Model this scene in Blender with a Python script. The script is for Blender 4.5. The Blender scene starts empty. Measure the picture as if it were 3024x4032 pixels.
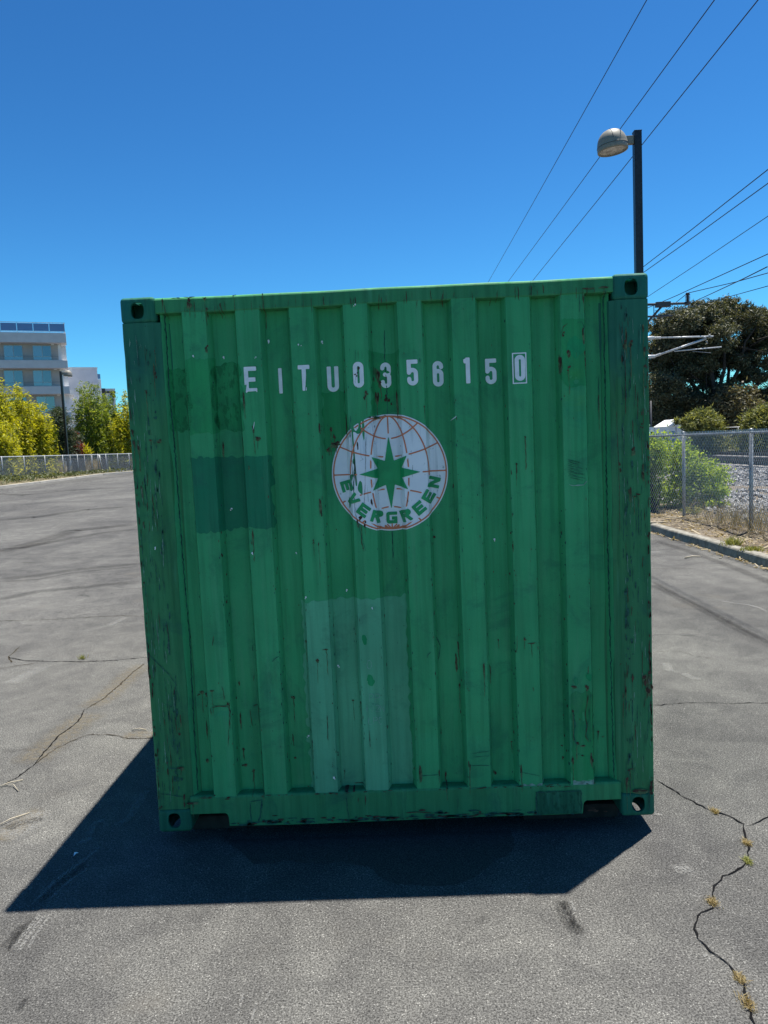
import bpy, bmesh, math, random
import numpy as np
from mathutils import Vector, Matrix

scene = bpy.context.scene
C = scene.collection
rng = np.random.default_rng(7)
random.seed(7)

# ------------------------------------------------------------------ camera
CAM = np.array([0.0288673, -3.4643698, 1.9291560])
ROT = np.array([[0.99889352, 0.01512379, -0.04453096],
                [0.04299430, 0.09005388, 0.99500844],
                [-0.01905849, 0.99582206, -0.08930400]])   # right, up, forward
FPX = 2901.148
cam_data = bpy.data.cameras.new('camera')
cam_data.sensor_fit = 'VERTICAL'; cam_data.sensor_height = 36.0
cam_data.lens = FPX * 36.0 / 4032.0
cam_data.clip_start = 0.05; cam_data.clip_end = 3000
cam = bpy.data.objects.new('camera', cam_data); C.objects.link(cam)
m = Matrix.Identity(4)
for i in range(3):
    m[i][0] = ROT[0][i]; m[i][1] = ROT[1][i]; m[i][2] = -ROT[2][i]; m[i][3] = CAM[i]
cam.matrix_world = m
scene.camera = cam

# ------------------------------------------------------------------ world, sun, exposure
SUNV = Vector((0.2006, 0.1830, 1.0)).normalized()
ELEV = math.asin(SUNV.z); AZ = math.atan2(SUNV.x, SUNV.y)
world = bpy.data.worlds.new('World'); scene.world = world; world.use_nodes = True
wn = world.node_tree; wn.nodes.clear()
sky = wn.nodes.new('ShaderNodeTexSky'); sky.sky_type = 'NISHITA'; sky.sun_disc = False
sky.sun_elevation = ELEV; sky.sun_rotation = AZ
sky.altitude = 0; sky.air_density = 1.0; sky.dust_density = 0.3; sky.ozone_density = 2.2
hsv = wn.nodes.new('ShaderNodeMix'); hsv.data_type = 'RGBA'; hsv.blend_type = 'MULTIPLY'; hsv.inputs[0].default_value = 1.0; hsv.inputs[7].default_value = (0.20, 0.455, 0.52, 1)   # the phone's deep blue rendering of clear sky
bg = wn.nodes.new('ShaderNodeBackground'); bg.inputs[1].default_value = 0.050
wo = wn.nodes.new('ShaderNodeOutputWorld')
gm = wn.nodes.new('ShaderNodeGamma'); gm.inputs[1].default_value = 1.6; wn.links.new(sky.outputs[0], gm.inputs[0]); wn.links.new(gm.outputs[0], hsv.inputs[6]); wn.links.new(hsv.outputs[2], bg.inputs[0])
wn.links.new(bg.outputs[0], wo.inputs[0])
sun_data = bpy.data.lights.new('sun', 'SUN'); sun_data.energy = 5.0; sun_data.angle = math.radians(0.53)
sun_data.color = (1.0, 0.945, 0.85)
sun = bpy.data.objects.new('sun', sun_data); C.objects.link(sun)
sun.rotation_euler = SUNV.to_track_quat('Z', 'Y').to_euler()
scene.view_settings.view_transform = 'Standard'; scene.view_settings.look = 'None'
scene.view_settings.exposure = 1.0; scene.view_settings.gamma = 1.0
scene.view_settings.use_curve_mapping = False
scene.cycles.max_bounces = 8; scene.cycles.transparent_max_bounces = 24

# ------------------------------------------------------------------ survey helpers (photo measurements -> places)
def ray(px, py):
    return ROT.T @ np.array([(px - 1512) / FPX, -(py - 2016) / FPX, 1.0])
def at(px, py, Y):
    d = ray(px, py); t = (Y - CAM[1]) / d[1]; return CAM + t * d
def gz(x, y):
    return 0.0152 * np.maximum(0, np.asarray(y, float) - 5) * np.clip((-np.asarray(x, float) - 1) / 8, 0, 1)
def gnd(px, py, z=0.0):
    d = ray(px, py); t = (z - CAM[2]) / d[2]; P = CAM + t * d
    for _ in range(12):
        zz = float(gz(P[0], P[1])) + z; t = (zz - CAM[2]) / d[2]; P = CAM + t * d
    return P
V1 = lambda x, y: (x / 2.765, 1200 + y / 2.765)
V3 = lambda x, y: (1200 + x / 1.659, 1300 + y / 1.659)
V4 = lambda x, y: (450 + x / 2.011, 1100 + y / 2.011)
V5 = lambda x, y: (1900 + x / 2.107, 1050 + y / 2.107)
V6 = lambda x, y: (500 + x / 1.508, 2500 + y / 1.508)
V7 = lambda x, y: (1600 + x / 1.508, 2500 + y / 1.508)
V8 = lambda x, y: (2540 + x / 3.428, 1650 + y / 3.428)
V9 = lambda x, y: (2540 + x / 3.428, 1100 + y / 3.428)
G1 = lambda x, y: (x / 2.074, 1800 + y / 2.074)
G2 = lambda x, y: (x / 1.3825, 2800 + y / 1.3825)
G3 = lambda x, y: (1000 + x / 1.508, 3100 + y / 1.508)
G4 = lambda x, y: (2000 + x / 1.62, 3000 + y / 1.62)
G5 = lambda x, y: (2500 + x / 2.0115, 2000 + y / 2.0115)
DS = lambda x, y: (x * 1.8228, y * 1.8228)

# ------------------------------------------------------------------ object helpers
def tag(o, label=None, cat=None, group=None, kind=None):
    if label: o['label'] = label
    if cat: o['category'] = cat
    if group: o['group'] = group
    if kind: o['kind'] = kind
    return o
def empty(name, loc=(0, 0, 0), rz=0.0):
    o = bpy.data.objects.new(name, None); C.objects.link(o); o.empty_display_size = 0.2
    o.location = loc; o.rotation_euler = (0, 0, rz); return o
def link(name, me, mat, parent=None, smooth=False):
    o = bpy.data.objects.new(name, me); C.objects.link(o)
    if mat is not None: me.materials.append(mat)
    if parent is not None: o.parent = parent
    if smooth:
        me.polygons.foreach_set('use_smooth', [True] * len(me.polygons))
    return o
def pydata(name, v, f, mat, parent=None, smooth=False):
    me = bpy.data.meshes.new(name); me.from_pydata([tuple(map(float, q)) for q in v], [], f); me.update()
    return link(name, me, mat, parent, smooth)
def from_bm(name, bm, mat, parent=None, smooth=False):
    bmesh.ops.recalc_face_normals(bm, faces=bm.faces)
    me = bpy.data.meshes.new(name); bm.to_mesh(me); bm.free()
    return link(name, me, mat, parent, smooth)
def bm_box(bm, x0, x1, y0, y1, z0, z1, bevel=0.0, seg=2):
    r = bmesh.ops.create_cube(bm, size=1.0); vs = r['verts']
    for v in vs:
        v.co = Vector((x0 + (v.co.x + .5) * (x1 - x0), y0 + (v.co.y + .5) * (y1 - y0), z0 + (v.co.z + .5) * (z1 - z0)))
    if bevel:
        es = list({e for v in vs for e in v.link_edges})
        bmesh.ops.bevel(bm, geom=es, offset=bevel, segments=seg, affect='EDGES', profile=.5)
def box(name, x0, x1, y0, y1, z0, z1, mat, parent=None, bevel=0.0, seg=2):
    bm = bmesh.new(); bm_box(bm, x0, x1, y0, y1, z0, z1, bevel, seg); return from_bm(name, bm, mat, parent)
def tube_data(pts, radii, n=8, cap=True):
    pts = [Vector(q) for q in pts]
    if not hasattr(radii, '__len__'): radii = [radii] * len(pts)
    v = []; f = []; prev = None
    for i, q in enumerate(pts):
        d = (pts[min(i + 1, len(pts) - 1)] - pts[max(i - 1, 0)]).normalized()
        if prev is None:
            a = Vector((0, 0, 1)) if abs(d.z) < .9 else Vector((1, 0, 0)); s = d.cross(a).normalized()
        else:
            s = (prev - d * prev.dot(d)).normalized()
        prev = s; t = d.cross(s)
        for k in range(n):
            an = 2 * math.pi * k / n
            v.append(q + (s * math.cos(an) + t * math.sin(an)) * radii[i])
    for i in range(len(pts) - 1):
        for k in range(n):
            a = i * n + k; b = i * n + (k + 1) % n
            f.append((a, b, b + n, a + n))
    if cap:
        f.append(tuple(range(n - 1, -1, -1))); f.append(tuple(range((len(pts) - 1) * n, len(pts) * n)))
    return v, f
def merge(parts):
    V = []; F = []
    for v, f in parts:
        o = len(V); V += list(v); F += [tuple(i + o for i in q) for q in f]
    return V, F
def tube(name, pts, radii, mat, parent=None, n=8):
    v, f = tube_data(pts, radii, n); return pydata(name, v, f, mat, parent, True)
def quads(name, V, mat, parent=None, tone=None, nv=4):
    """V: (n,nv,3) array of faces; tone: per-face 0..1 attribute"""
    n = len(V); me = bpy.data.meshes.new(name)
    me.vertices.add(n * nv); me.vertices.foreach_set('co', V.reshape(-1).astype(np.float32))
    me.loops.add(n * nv); me.loops.foreach_set('vertex_index', np.arange(n * nv, dtype=np.int32))
    me.polygons.add(n); me.polygons.foreach_set('loop_start', np.arange(0, n * nv, nv, dtype=np.int32))
    try: me.polygons.foreach_set('loop_total', np.full(n, nv, dtype=np.int32))
    except Exception: pass
    if tone is not None:
        a = me.attributes.new('tone', 'FLOAT', 'FACE'); a.data.foreach_set('value', np.asarray(tone, np.float32))
    me.update(calc_edges=True); me.validate()
    return link(name, me, mat, parent)

# ------------------------------------------------------------------ material helpers
class NT:
    def __init__(s, name):
        s.m = bpy.data.materials.new(name); s.m.use_nodes = True
        s.t = s.m.node_tree; s.t.nodes.clear()
        s.out = s.t.nodes.new('ShaderNodeOutputMaterial')
        s.co = None
    def n(s, typ, **kw):
        nd = s.t.nodes.new(typ)
        for k, v in kw.items(): setattr(nd, k, v)
        return nd
    def l(s, a, b): s.t.links.new(a, b)
    def coord(s, kind='Object'):
        if s.co is None: s.co = s.n('ShaderNodeTexCoord')
        return s.co.outputs[kind]
    def noise(s, scale, detail=3, rough=.55, stretch=None, dist=0.0, kind='Object', off=None):
        t = s.n('ShaderNodeTexNoise'); t.inputs['Scale'].default_value = scale
        t.inputs['Detail'].default_value = detail; t.inputs['Roughness'].default_value = rough
        t.inputs['Distortion'].default_value = dist
        src = s.coord(kind)
        if stretch or off:
            mp = s.n('ShaderNodeMapping')
            if stretch: mp.inputs['Scale'].default_value = stretch
            if off: mp.inputs['Location'].default_value = off
            s.l(src, mp.inputs['Vector']); src = mp.outputs[0]
        s.l(src, t.inputs['Vector']); return t.outputs['Fac']
    def ramp(s, fac, lo, hi, a=0.0, b=1.0):
        r = s.n('ShaderNodeMapRange'); r.interpolation_type = 'SMOOTHSTEP'
        r.inputs['From Min'].default_value = lo; r.inputs['From Max'].default_value = hi
        r.inputs['To Min'].default_value = a; r.inputs['To Max'].default_value = b
        s.l(fac, r.inputs['Value']); return r.outputs['Result']
    def math(s, op, a, b=None):
        q = s.n('ShaderNodeMath', operation=op)
        for i, x in enumerate((a, b)):
            if x is None: continue
            if isinstance(x, (int, float)): q.inputs[i].default_value = x
            else: s.l(x, q.inputs[i])
        return q.outputs[0]
    def mix(s, fac, a, b, blend='MIX'):
        q = s.n('ShaderNodeMix', data_type='RGBA', blend_type=blend)
        for sock, x in ((q.inputs[0], fac), (q.inputs[6], a), (q.inputs[7], b)):
            if isinstance(x, (int, float)): sock.default_value = x
            elif isinstance(x, tuple): sock.default_value = (*x[:3], 1)
            else: s.l(x, sock)
        return q.outputs[2]
    def bsdf(s, col, rough=.6, spec=.5, metal=0.0):
        p = s.n('ShaderNodeBsdfPrincipled')
        for sock, x in (('Base Color', col), ('Roughness', rough), ('Specular IOR Level', spec), ('Metallic', metal)):
            k = p.inputs[sock]
            if isinstance(x, (int, float)): k.default_value = x
            elif isinstance(x, tuple): k.default_value = (*x[:3], 1)
            else: s.l(x, k)
        s.l(p.outputs[0], s.out.inputs[0]); s.p = p; return p
    def bump(s, h, strength=.3, dist=.01):
        b = s.n('ShaderNodeBump'); b.inputs['Strength'].default_value = strength; b.inputs['Distance'].default_value = dist
        s.l(h, b.inputs['Height']); s.l(b.outputs[0], s.p.inputs['Normal'])

def simple(name, col, rough=.6, metal=0.0, var=.18, scale=6.0, spec=.4):
    t = NT(name); nz = t.noise(scale, 4)
    c = t.mix(t.ramp(nz, .3, .7), tuple(k * (1 - var) for k in col), tuple(min(1, k * (1 + var)) for k in col))
    t.bsdf(c, rough, spec, metal); return t.m

RUST = (.07, .034, .024)
def paint(name, col, wear=0.0, dark=.8, speck=False, teal=0.0, rough=.5, top=False):
    t = NT(name)
    c = t.mix(t.ramp(t.noise(1.6, 4), .3, .7), tuple(k * .86 for k in col), tuple(k * 1.1 for k in col))
    st = t.ramp(t.noise(1.0, 4, .6, (34, 34, 1.6)), .40, .68)                    # rain streaks and fading
    c = t.mix(t.math('MULTIPLY', st, .45 + .25 * wear), c, tuple(k * .58 for k in col))
    fd = t.ramp(t.noise(1.0, 5, .65, (16, 16, .8), off=(7, 7, 2)), .50, .74)                       # chalky sun-faded bands
    c = t.mix(t.math('MULTIPLY', fd, .30), c, (.13, .42, .22))
    bl = t.ramp(t.noise(4.0, 7, .72, None, .6, off=(3, 1, 7)), .50, .72)          # grime blotches
    c = t.mix(t.math('MULTIPLY', bl, .42 + .25 * wear), c, (.020, .10, .080))
    fine = t.ramp(t.noise(190, 2), .35, .75)
    c = t.mix(t.math('MULTIPLY', fine, .16), c, tuple(k * .55 for k in col))
    if speck:
        sp = t.ramp(t.noise(55, 3, .6, (1, 1, .45)), .5, .62)
        c = t.mix(t.math('MULTIPLY', sp, .6), c, tuple(k * .4 for k in col))
    if top:                                                     # blue-green touch-up paint brushed on below the top castings
        sz = t.n('ShaderNodeSeparateXYZ'); t.l(t.coord(), sz.inputs[0])
        zt = t.ramp(t.math('ADD', sz.outputs['Z'], t.math('MULTIPLY', t.noise(1.0, 5, .7, (22, 22, 2.0), off=(1, 8, 1)), .55)), 2.22, 2.62)
        c = t.mix(t.math('MULTIPLY', zt, .6), c, (.014, .125, .105))
    if teal:
        tl = t.ramp(t.noise(2.2, 3, .6, (1, 1, .5), off=(5, 2, 1)), .42, .62)
        c = t.mix(t.math('MULTIPLY', tl, teal), c, (.010, .16, .18))
    if wear:
        sc = t.ramp(t.noise(1.0, 5, .7, (42, 42, 4.0), off=(1, 4, 2)), .62 - .06 * wear, .70 - .06 * wear)
        mk = t.ramp(t.noise(3.0, 2, off=(8, 0, 3)), .36, .60)
        c = t.mix(t.math('MULTIPLY', t.math('MULTIPLY', sc, mk), .8 * wear), c, (.022, .065, .05))
        pale = t.ramp(t.noise(1.0, 4, .6, (26, 26, 2.4), off=(9, 3, 5)), .58, .72)
        c = t.mix(t.math('MULTIPLY', pale, .35 * wear), c, (.09, .36, .23))
    rs = t.ramp(t.noise(13, 5, .7, (1, 1, .55), off=(2, 6, 4)), .685 - .035 * wear, .73 - .03 * wear)
    rm = t.ramp(t.noise(2.4, 2, off=(4, 4, 9)), .45, .62)
    c = t.mix(t.math('MULTIPLY', rs, rm), c, RUST)
    t.bsdf(c, t.ramp(t.noise(8, 3), .3, .7, rough + .06, rough + .30), .22)
    t.bump(t.math('ADD', t.noise(60, 3), t.math('MULTIPLY', t.noise(9, 2), .8)), .12, .004)
    return t.m
GREEN = (.056, .395, .160)
M = {}
M['wall'] = paint('green_paint', GREEN)
M['post'] = paint('scraped_green_paint', (.050, .245, .095), wear=.6, teal=.06, top=True)
M['rail'] = paint('rail_green_paint', (.050, .285, .115), wear=.5)
M['cast'] = paint('teal_casting_paint', (.020, .165, .095), wear=.8, teal=.4)
M['patch_dark'] = paint('dark_teal_repaint', (.020, .235, .115))
M['patch_rough'] = paint('rough_dark_repaint', (.030, .315, .108), speck=True)
M['patch_mid'] = paint('mid_green_repaint', (.033, .35, .118))
M['patch_light'] = paint('pale_teal_repaint', (.125, .47, .26))
M['patch_lower'] = paint('lower_green_repaint', (.028, .31, .105))
M['spray'] = paint('bright_green_spray', (.018, .345, .125))
M['plate'] = paint('welded_plate_paint', (.030, .155, .082), wear=.9, rough=.8, speck=True)
M['white'] = simple('white_lettering', (.86, .87, .88), .5, var=.06, scale=30)
M['rust'] = simple('rust_stain', (.075, .040, .026), .85, var=.5, scale=40)
M['bleed'] = simple('rust_bleed', (.095, .155, .072), .9, var=.35, scale=60)
M['scuff'] = simple('dark_scuff', (.020, .10, .072), .8, var=.5, scale=50)
M['chalk'] = simple('chalk_marks', (.25, .42, .36), .9)
M['pale_scrape'] = simple('pale_scrape', (.22, .36, .29), .85, var=.4, scale=40)
M['orange'] = simple('orange_print', (.68, .20, .09), .5, var=.15, scale=20)
M['logo_green'] = simple('logo_green', (.018, .34, .115), .5, var=.15, scale=12)
def logo_white():
    t = NT('logo_white')
    c = t.mix(t.ramp(t.noise(7, 4), .3, .7), (.82, .84, .87), (.90, .91, .92))
    st = t.ramp(t.noise(1.0, 4, .6, (38, 38, 2.5)), .52, .70)
    c = t.mix(t.math('MULTIPLY', st, .5), c, (.45, .50, .53))
    sp = t.ramp(t.noise(45, 3), .66, .74)
    c = t.mix(t.math('MULTIPLY', sp, .5), c, (.14, .2, .19))
    t.bsdf(c, .5, .35); return t.m
M['logo_white'] = logo_white()
M['interior'] = simple('dark_interior', (.02, .02, .02), .9)
M['steel_black'] = simple('black_pole_paint', (.018, .018, .024), .38, var=.3, scale=20)
M['lamp_grey'] = simple('grey_lamp_paint', (.22, .208, .18), .55, var=.1, scale=12)
M['lens'] = simple('clouded_lens', (.42, .40, .36), .35, var=.45, scale=7)
M['galv'] = simple('galvanised_steel', (.25, .265, .28), .45, metal=.35, var=.2, scale=12)
M['galv_wire'] = simple('galvanised_wire', (.50, .515, .53), .4, metal=.25, var=.15, scale=12)
M['wire'] = simple('black_wire', (.006, .006, .012), .5)
M['white_metal'] = simple('white_painted_metal', (.72, .73, .74), .5, var=.08)
M['ocs_grey'] = simple('grey_mast_paint', (.05, .052, .06), .5)
M['porcelain'] = simple('brown_insulator', (.05, .04, .05), .3)
M['timber'] = simple('dirty_timber', (.03, .026, .022), .9, var=.4, scale=14)
M['bark'] = simple('dark_bark', (.05, .042, .038), .95, var=.4, scale=9)
M['cane'] = simple('bamboo_cane', (.16, .17, .05), .7)
M['twig'] = simple('bleached_twig', (.36, .32, .25), .9, var=.2)
M['paper'] = simple('white_scrap', (.75, .76, .78), .8)
M['stucco_lav'] = simple('pale_stucco', (.60, .575, .58), .9, var=.05, scale=1.2)
M['stucco_taupe'] = simple('taupe_stucco', (.42, .375, .35), .9, var=.06, scale=1.5)
M['stucco_white'] = simple('white_stucco', (.74, .73, .73), .9, var=.04, scale=1.0)
M['stucco_cool'] = simple('cool_white_stucco', (.66, .65, .69), .9, var=.04, scale=1.0)
M['alu'] = simple('window_frame_metal', (.42, .43, .44), .4, metal=.4)
M['brownmetal'] = simple('dark_brown_panel', (.06, .05, .05), .6)
M['blue'] = simple('blue_print', (.03, .16, .5), .6)
def glass(name, col, rough=.06):
    t = NT(name); p = t.bsdf(col, rough, 1.0); p.inputs['IOR'].default_value = 1.9; return t.m
M['pane_a'] = glass('window_pane', (.13, .20, .26)); M['pane_b'] = glass('window_pane_dark', (.05, .085, .13))
def railglass():
    t = NT('balustrade_glass')
    a = t.n('ShaderNodeBsdfTransparent'); a.inputs[0].default_value = (.62, .66, .78, 1)
    p = t.n('ShaderNodeBsdfPrincipled'); p.inputs['Base Color'].default_value = (.16, .18, .30, 1); p.inputs['Roughness'].default_value = .15
    x = t.n('ShaderNodeMixShader'); x.inputs[0].default_value = .55
    t.l(a.outputs[0], x.inputs[1]); t.l(p.outputs[0], x.inputs[2]); t.l(x.outputs[0], t.out.inputs[0]); return t.m
M['railglass'] = railglass()
def foliage(name, lo, mid, hi, trans=.38, rough=.55):
    t = NT(name); a = t.n('ShaderNodeAttribute', attribute_name='tone')
    k = t.math('ADD', t.math('MULTIPLY', a.outputs['Fac'], .65), t.math('MULTIPLY', t.noise(.9, 2), .35))
    c = t.mix(t.ramp(k, .15, .5), lo, mid); c = t.mix(t.ramp(k, .5, .88), c, hi)
    d = t.n('ShaderNodeBsdfPrincipled'); d.inputs['Roughness'].default_value = rough; d.inputs['Specular IOR Level'].default_value = .35
    tr = t.n('ShaderNodeBsdfTranslucent'); x = t.n('ShaderNodeMixShader'); x.inputs[0].default_value = trans
    t.l(c, d.inputs['Base Color'])
    w = t.mix(1.0, c, (1.25, 1.15, .5), 'MULTIPLY'); t.l(w, tr.inputs[0])
    t.l(d.outputs[0], x.inputs[1]); t.l(tr.outputs[0], x.inputs[2]); t.l(x.outputs[0], t.out.inputs[0]); return t.m
M['bamboo_y'] = foliage('yellow_bamboo_leaf', (.15, .17, .012), (.36, .37, .024), (.56, .54, .04), .55)
M['bamboo_g'] = foliage('green_bamboo_leaf', (.065, .11, .015), (.17, .24, .028), (.38, .43, .05), .5)
M['conifer'] = foliage('dull_conifer_leaf', (.03, .045, .025), (.06, .085, .045), (.11, .14, .07), .25)
M['redleaf'] = foliage('dark_red_leaf', (.06, .012, .014), (.12, .022, .025), (.22, .05, .04), .35)
M['oak'] = foliage('dark_evergreen_leaf', (.036, .041, .026), (.078, .086, .050), (.17, .172, .105), .25)
M['oak2'] = foliage('brown_evergreen_leaf', (.06, .055, .035), (.115, .105, .06), (.20, .18, .10), .25)
M['shrub'] = foliage('mid_green_shrub_leaf', (.07, .085, .03), (.16, .18, .065), (.30, .31, .12), .42)
M['limeleaf'] = foliage('lime_shrub_leaf', (.10, .17, .018), (.25, .36, .045), (.44, .56, .10), .55)
M['cover'] = foliage('ground_cover_leaf', (.035, .05, .018), (.09, .11, .04), (.20, .21, .10), .3)
M['straw'] = foliage('dry_straw', (.15, .11, .06), (.29, .23, .135), (.48, .41, .28), .3)
M['weed_straw'] = foliage('dry_crack_weed', (.15, .10, .035), (.31, .24, .11), (.46, .39, .22), .3)
M['weed_green'] = foliage('green_crack_weed', (.08, .11, .02), (.22, .24, .06), (.42, .40, .14), .3)
M['stone'] = foliage('ballast_stone', (.05, .05, .054), (.19, .19, .195), (.42, .42, .42), 0.0, .9)

def asphalt():
    t = NT('asphalt')
    a = t.noise(135, 5, .78)                                    # aggregate
    c = t.mix(t.ramp(a, .36, .66), (.027, .0268, .0265), (.164, .1625, .158))
    v = t.n('ShaderNodeTexVoronoi'); v.inputs['Scale'].default_value = 165; t.l(t.coord(), v.inputs['Vector'])
    sepc = t.n('ShaderNodeSeparateColor'); t.l(v.outputs['Color'], sepc.inputs[0])
    chip = t.math('MULTIPLY', t.math('MULTIPLY', t.ramp(sepc.outputs[0], .70, 1.0), t.ramp(v.outputs['Distance'], .55, .25)), t.ramp(t.noise(22, 3), .35, .6, .35, 1))
    c = t.mix(t.math('MULTIPLY', chip, .75), c, (.36, .355, .34))
    hole = t.math('MULTIPLY', t.ramp(sepc.outputs[1], .80, .95), t.ramp(v.outputs['Distance'], .55, .25))
    c = t.mix(t.math('MULTIPLY', hole, .8), c, (.02, .02, .022))
    big = t.noise(.45, 5, .62, (1, .55, 1), .4)
    c = t.mix(1.0, c, t.mix(t.ramp(big, .28, .74), (.74, .74, .75), (1.28, 1.28, 1.25)), 'MULTIPLY')
    mid = t.noise(3.2, 5, .66, None, .6)
    c = t.mix(1.0, c, t.mix(t.ramp(mid, .3, .72), (.82, .82, .825), (1.18, 1.18, 1.16)), 'MULTIPLY')
    # sweeping wheel tracks, mostly on the open side of the lot
    rot = t.n('ShaderNodeMapping'); rot.inputs['Rotation'].default_value = (0, 0, math.radians(18)); rot.inputs['Scale'].default_value = (.06, .75, 1)
    t.l(t.coord(), rot.inputs[0]); tn = t.n('ShaderNodeTexNoise'); tn.inputs['Scale'].default_value = 1.0; tn.inputs['Detail'].default_value = 5; tn.inputs['Distortion'].default_value = .7
    t.l(rot.outputs[0], tn.inputs['Vector'])
    sx = t.n('ShaderNodeSeparateXYZ'); t.l(t.coord(), sx.inputs[0])
    far = t.ramp(sx.outputs['Y'], 1.0, 9.0)
    trk = t.math('MULTIPLY', t.ramp(tn.outputs['Fac'], .52, .66), far)
    c = t.mix(t.math('MULTIPLY', trk, .27), c, (.035, .035, .037))
    tan = t.ramp(t.noise(.9, 4, .6, off=(4, 9, 0)), .60, .74)
    c = t.mix(t.math('MULTIPLY', tan, .22), c, (.13, .115, .09))
    sc = t.math('MULTIPLY', t.ramp(t.noise(1.0, 4, .7, (2.5, 24, 1), .3), .66, .74), t.ramp(t.noise(1.3, 2, off=(2, 2, 0)), .52, .66))
    c = t.mix(t.math('MULTIPLY', sc, .45), c, (.21, .21, .205))
    oil = t.math('MULTIPLY', t.ramp(t.noise(1.7, 5, .6, None, .8, off=(13, 3, 0)), .64, .72), t.ramp(t.noise(14, 3), .3, .6, .3, 1))   # old drips
    c = t.mix(t.math('MULTIPLY', oil, .45), c, (.022, .022, .023))
    t.bsdf(c, .92, .12)
    t.bump(t.math('ADD', a, t.math('MULTIPLY', v.outputs['Distance'], -.5)), .55, .006)
    return t.m
M['asphalt'] = asphalt()
def soil(name, a, b, scale=18):
    t = NT(name); n1 = t.noise(scale, 6, .7); n2 = t.noise(1.2, 4)
    c = t.mix(t.ramp(n1, .3, .7), a, b); c = t.mix(t.math('MULTIPLY', t.ramp(n2, .4, .65), .5), c, tuple(k * .5 for k in a))
    t.bsdf(c, .95, .15); t.bump(n1, .8, .04); return t.m
M['soil'] = soil('dusty_soil', (.10, .082, .062), (.25, .215, .17))
M['bed'] = soil('track_bed', (.10, .097, .094), (.25, .243, .236), 9)
M['bank'] = soil('planted_bank', (.09, .08, .045), (.22, .19, .125))
M['field'] = soil('far_field', (.16, .14, .09), (.27, .24, .16), 2)
def concrete():
    t = NT('kerb_concrete'); n1 = t.noise(9, 5, .65); n2 = t.noise(120, 2)
    c = t.mix(t.ramp(n1, .3, .7), (.15, .14, .118), (.29, .28, .245)); c = t.mix(t.math('MULTIPLY', t.ramp(n2, .5, .7), .3), c, (.14, .13, .11))
    t.bsdf(c, .9, .2); t.bump(n2, .3, .006); return t.m
M['kerb'] = concrete()
M['kerb_pale'] = simple('pale_kerb', (.34, .32, .285), .9, var=.15, scale=2)
M['railsteel'] = simple('rail_steel', (.07, .055, .05), .5, metal=.5)
M['sleeper'] = simple('concrete_sleeper', (.25, .24, .23), .9)
def fade_mark(name, col, strength, nscale=20, lo=.35, hi=.65, stretch=None, power=1.0):
    """flat mark whose edges wear away (UV v across the stroke)"""
    t = NT(name); d = t.n('ShaderNodeBsdfDiffuse'); d.inputs[0].default_value = (*col, 1)
    tr = t.n('ShaderNodeBsdfTransparent'); x = t.n('ShaderNodeMixShader')
    uv = t.n('ShaderNodeUVMap'); s = t.n('ShaderNodeSeparateXYZ'); t.l(uv.outputs[0], s.inputs[0])
    e = t.math('SUBTRACT', 1.0, t.math('ABSOLUTE', t.math('SUBTRACT', t.math('MULTIPLY', s.outputs[1], 2.0), 1.0)))
    u = t.math('SUBTRACT', 1.0, t.math('ABSOLUTE', t.math('SUBTRACT', t.math('MULTIPLY', s.outputs[0], 2.0), 1.0)))
    e = t.math('MULTIPLY', t.ramp(e, 0, .7), t.ramp(u, 0, .25))
    nz = t.ramp(t.noise(nscale, 4, .7, stretch), lo, hi)
    t.l(t.math('MULTIPLY', t.math('MULTIPLY', e, nz), strength), x.inputs[0])
    t.l(tr.outputs[0], x.inputs[1]); t.l(d.outputs[0], x.inputs[2]); t.l(x.outputs[0], t.out.inputs[0]); return t.m
M['mark_dark'] = fade_mark('tyre_mark', (.014, .014, .015), .5, 90)
M['mark_soft'] = fade_mark('soft_tyre_and_shade_mark', (.024, .024, .026), .26, 30, .2, .6)  # left lot: tyre marks; right lot: overhead wire shadows painted as bands
M['mark_white'] = fade_mark('white_scrape_mark', (.28, .28, .27), .6, 130, .42, .62)
M['mark_sand'] = fade_mark('sand_in_crack', (.19, .165, .12), .45, 26, .34, .64)
M['crack'] = simple('crack_dark', (.010, .010, .011), 1.0, spec=0)
M['crack_brown'] = simple('crack_brown', (.045, .038, .028), 1.0, spec=0)
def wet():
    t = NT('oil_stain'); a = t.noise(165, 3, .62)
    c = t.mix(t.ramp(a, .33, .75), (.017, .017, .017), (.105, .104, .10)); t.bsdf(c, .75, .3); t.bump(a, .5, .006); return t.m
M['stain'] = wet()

# ------------------------------------------------------------------ ground
def grid_sheet(name, xs, ys, zf, mat, **kw):
    X, Y = np.meshgrid(xs, ys); Z = zf(X, Y); nx = len(xs)
    v = np.stack([X, Y, Z], -1).reshape(-1, 3)
    f = [(j * nx + i, j * nx + i + 1, (j + 1) * nx + i + 1, (j + 1) * nx + i) for j in range(len(ys) - 1) for i in range(nx - 1)]
    o = pydata(name, v, f, mat, None, True); tag(o, kind='structure', **kw); return o
lot = grid_sheet('asphalt_lot', np.concatenate([[-900, -300, -120, -70], np.arange(-50, 7, 1.0), [10, 40, 120, 400, 900]]),
                 np.concatenate([[-60, -20, -10], np.arange(-6, 90, 1.5), [100, 130, 200, 400, 1500]]),
                 lambda X, Y: np.where(Y < 95, gz(X, Y), gz(X, np.full_like(Y, 95.))) , M['asphalt'],
                 label='worn grey asphalt of the wide empty parking lot', cat='ground')

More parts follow.
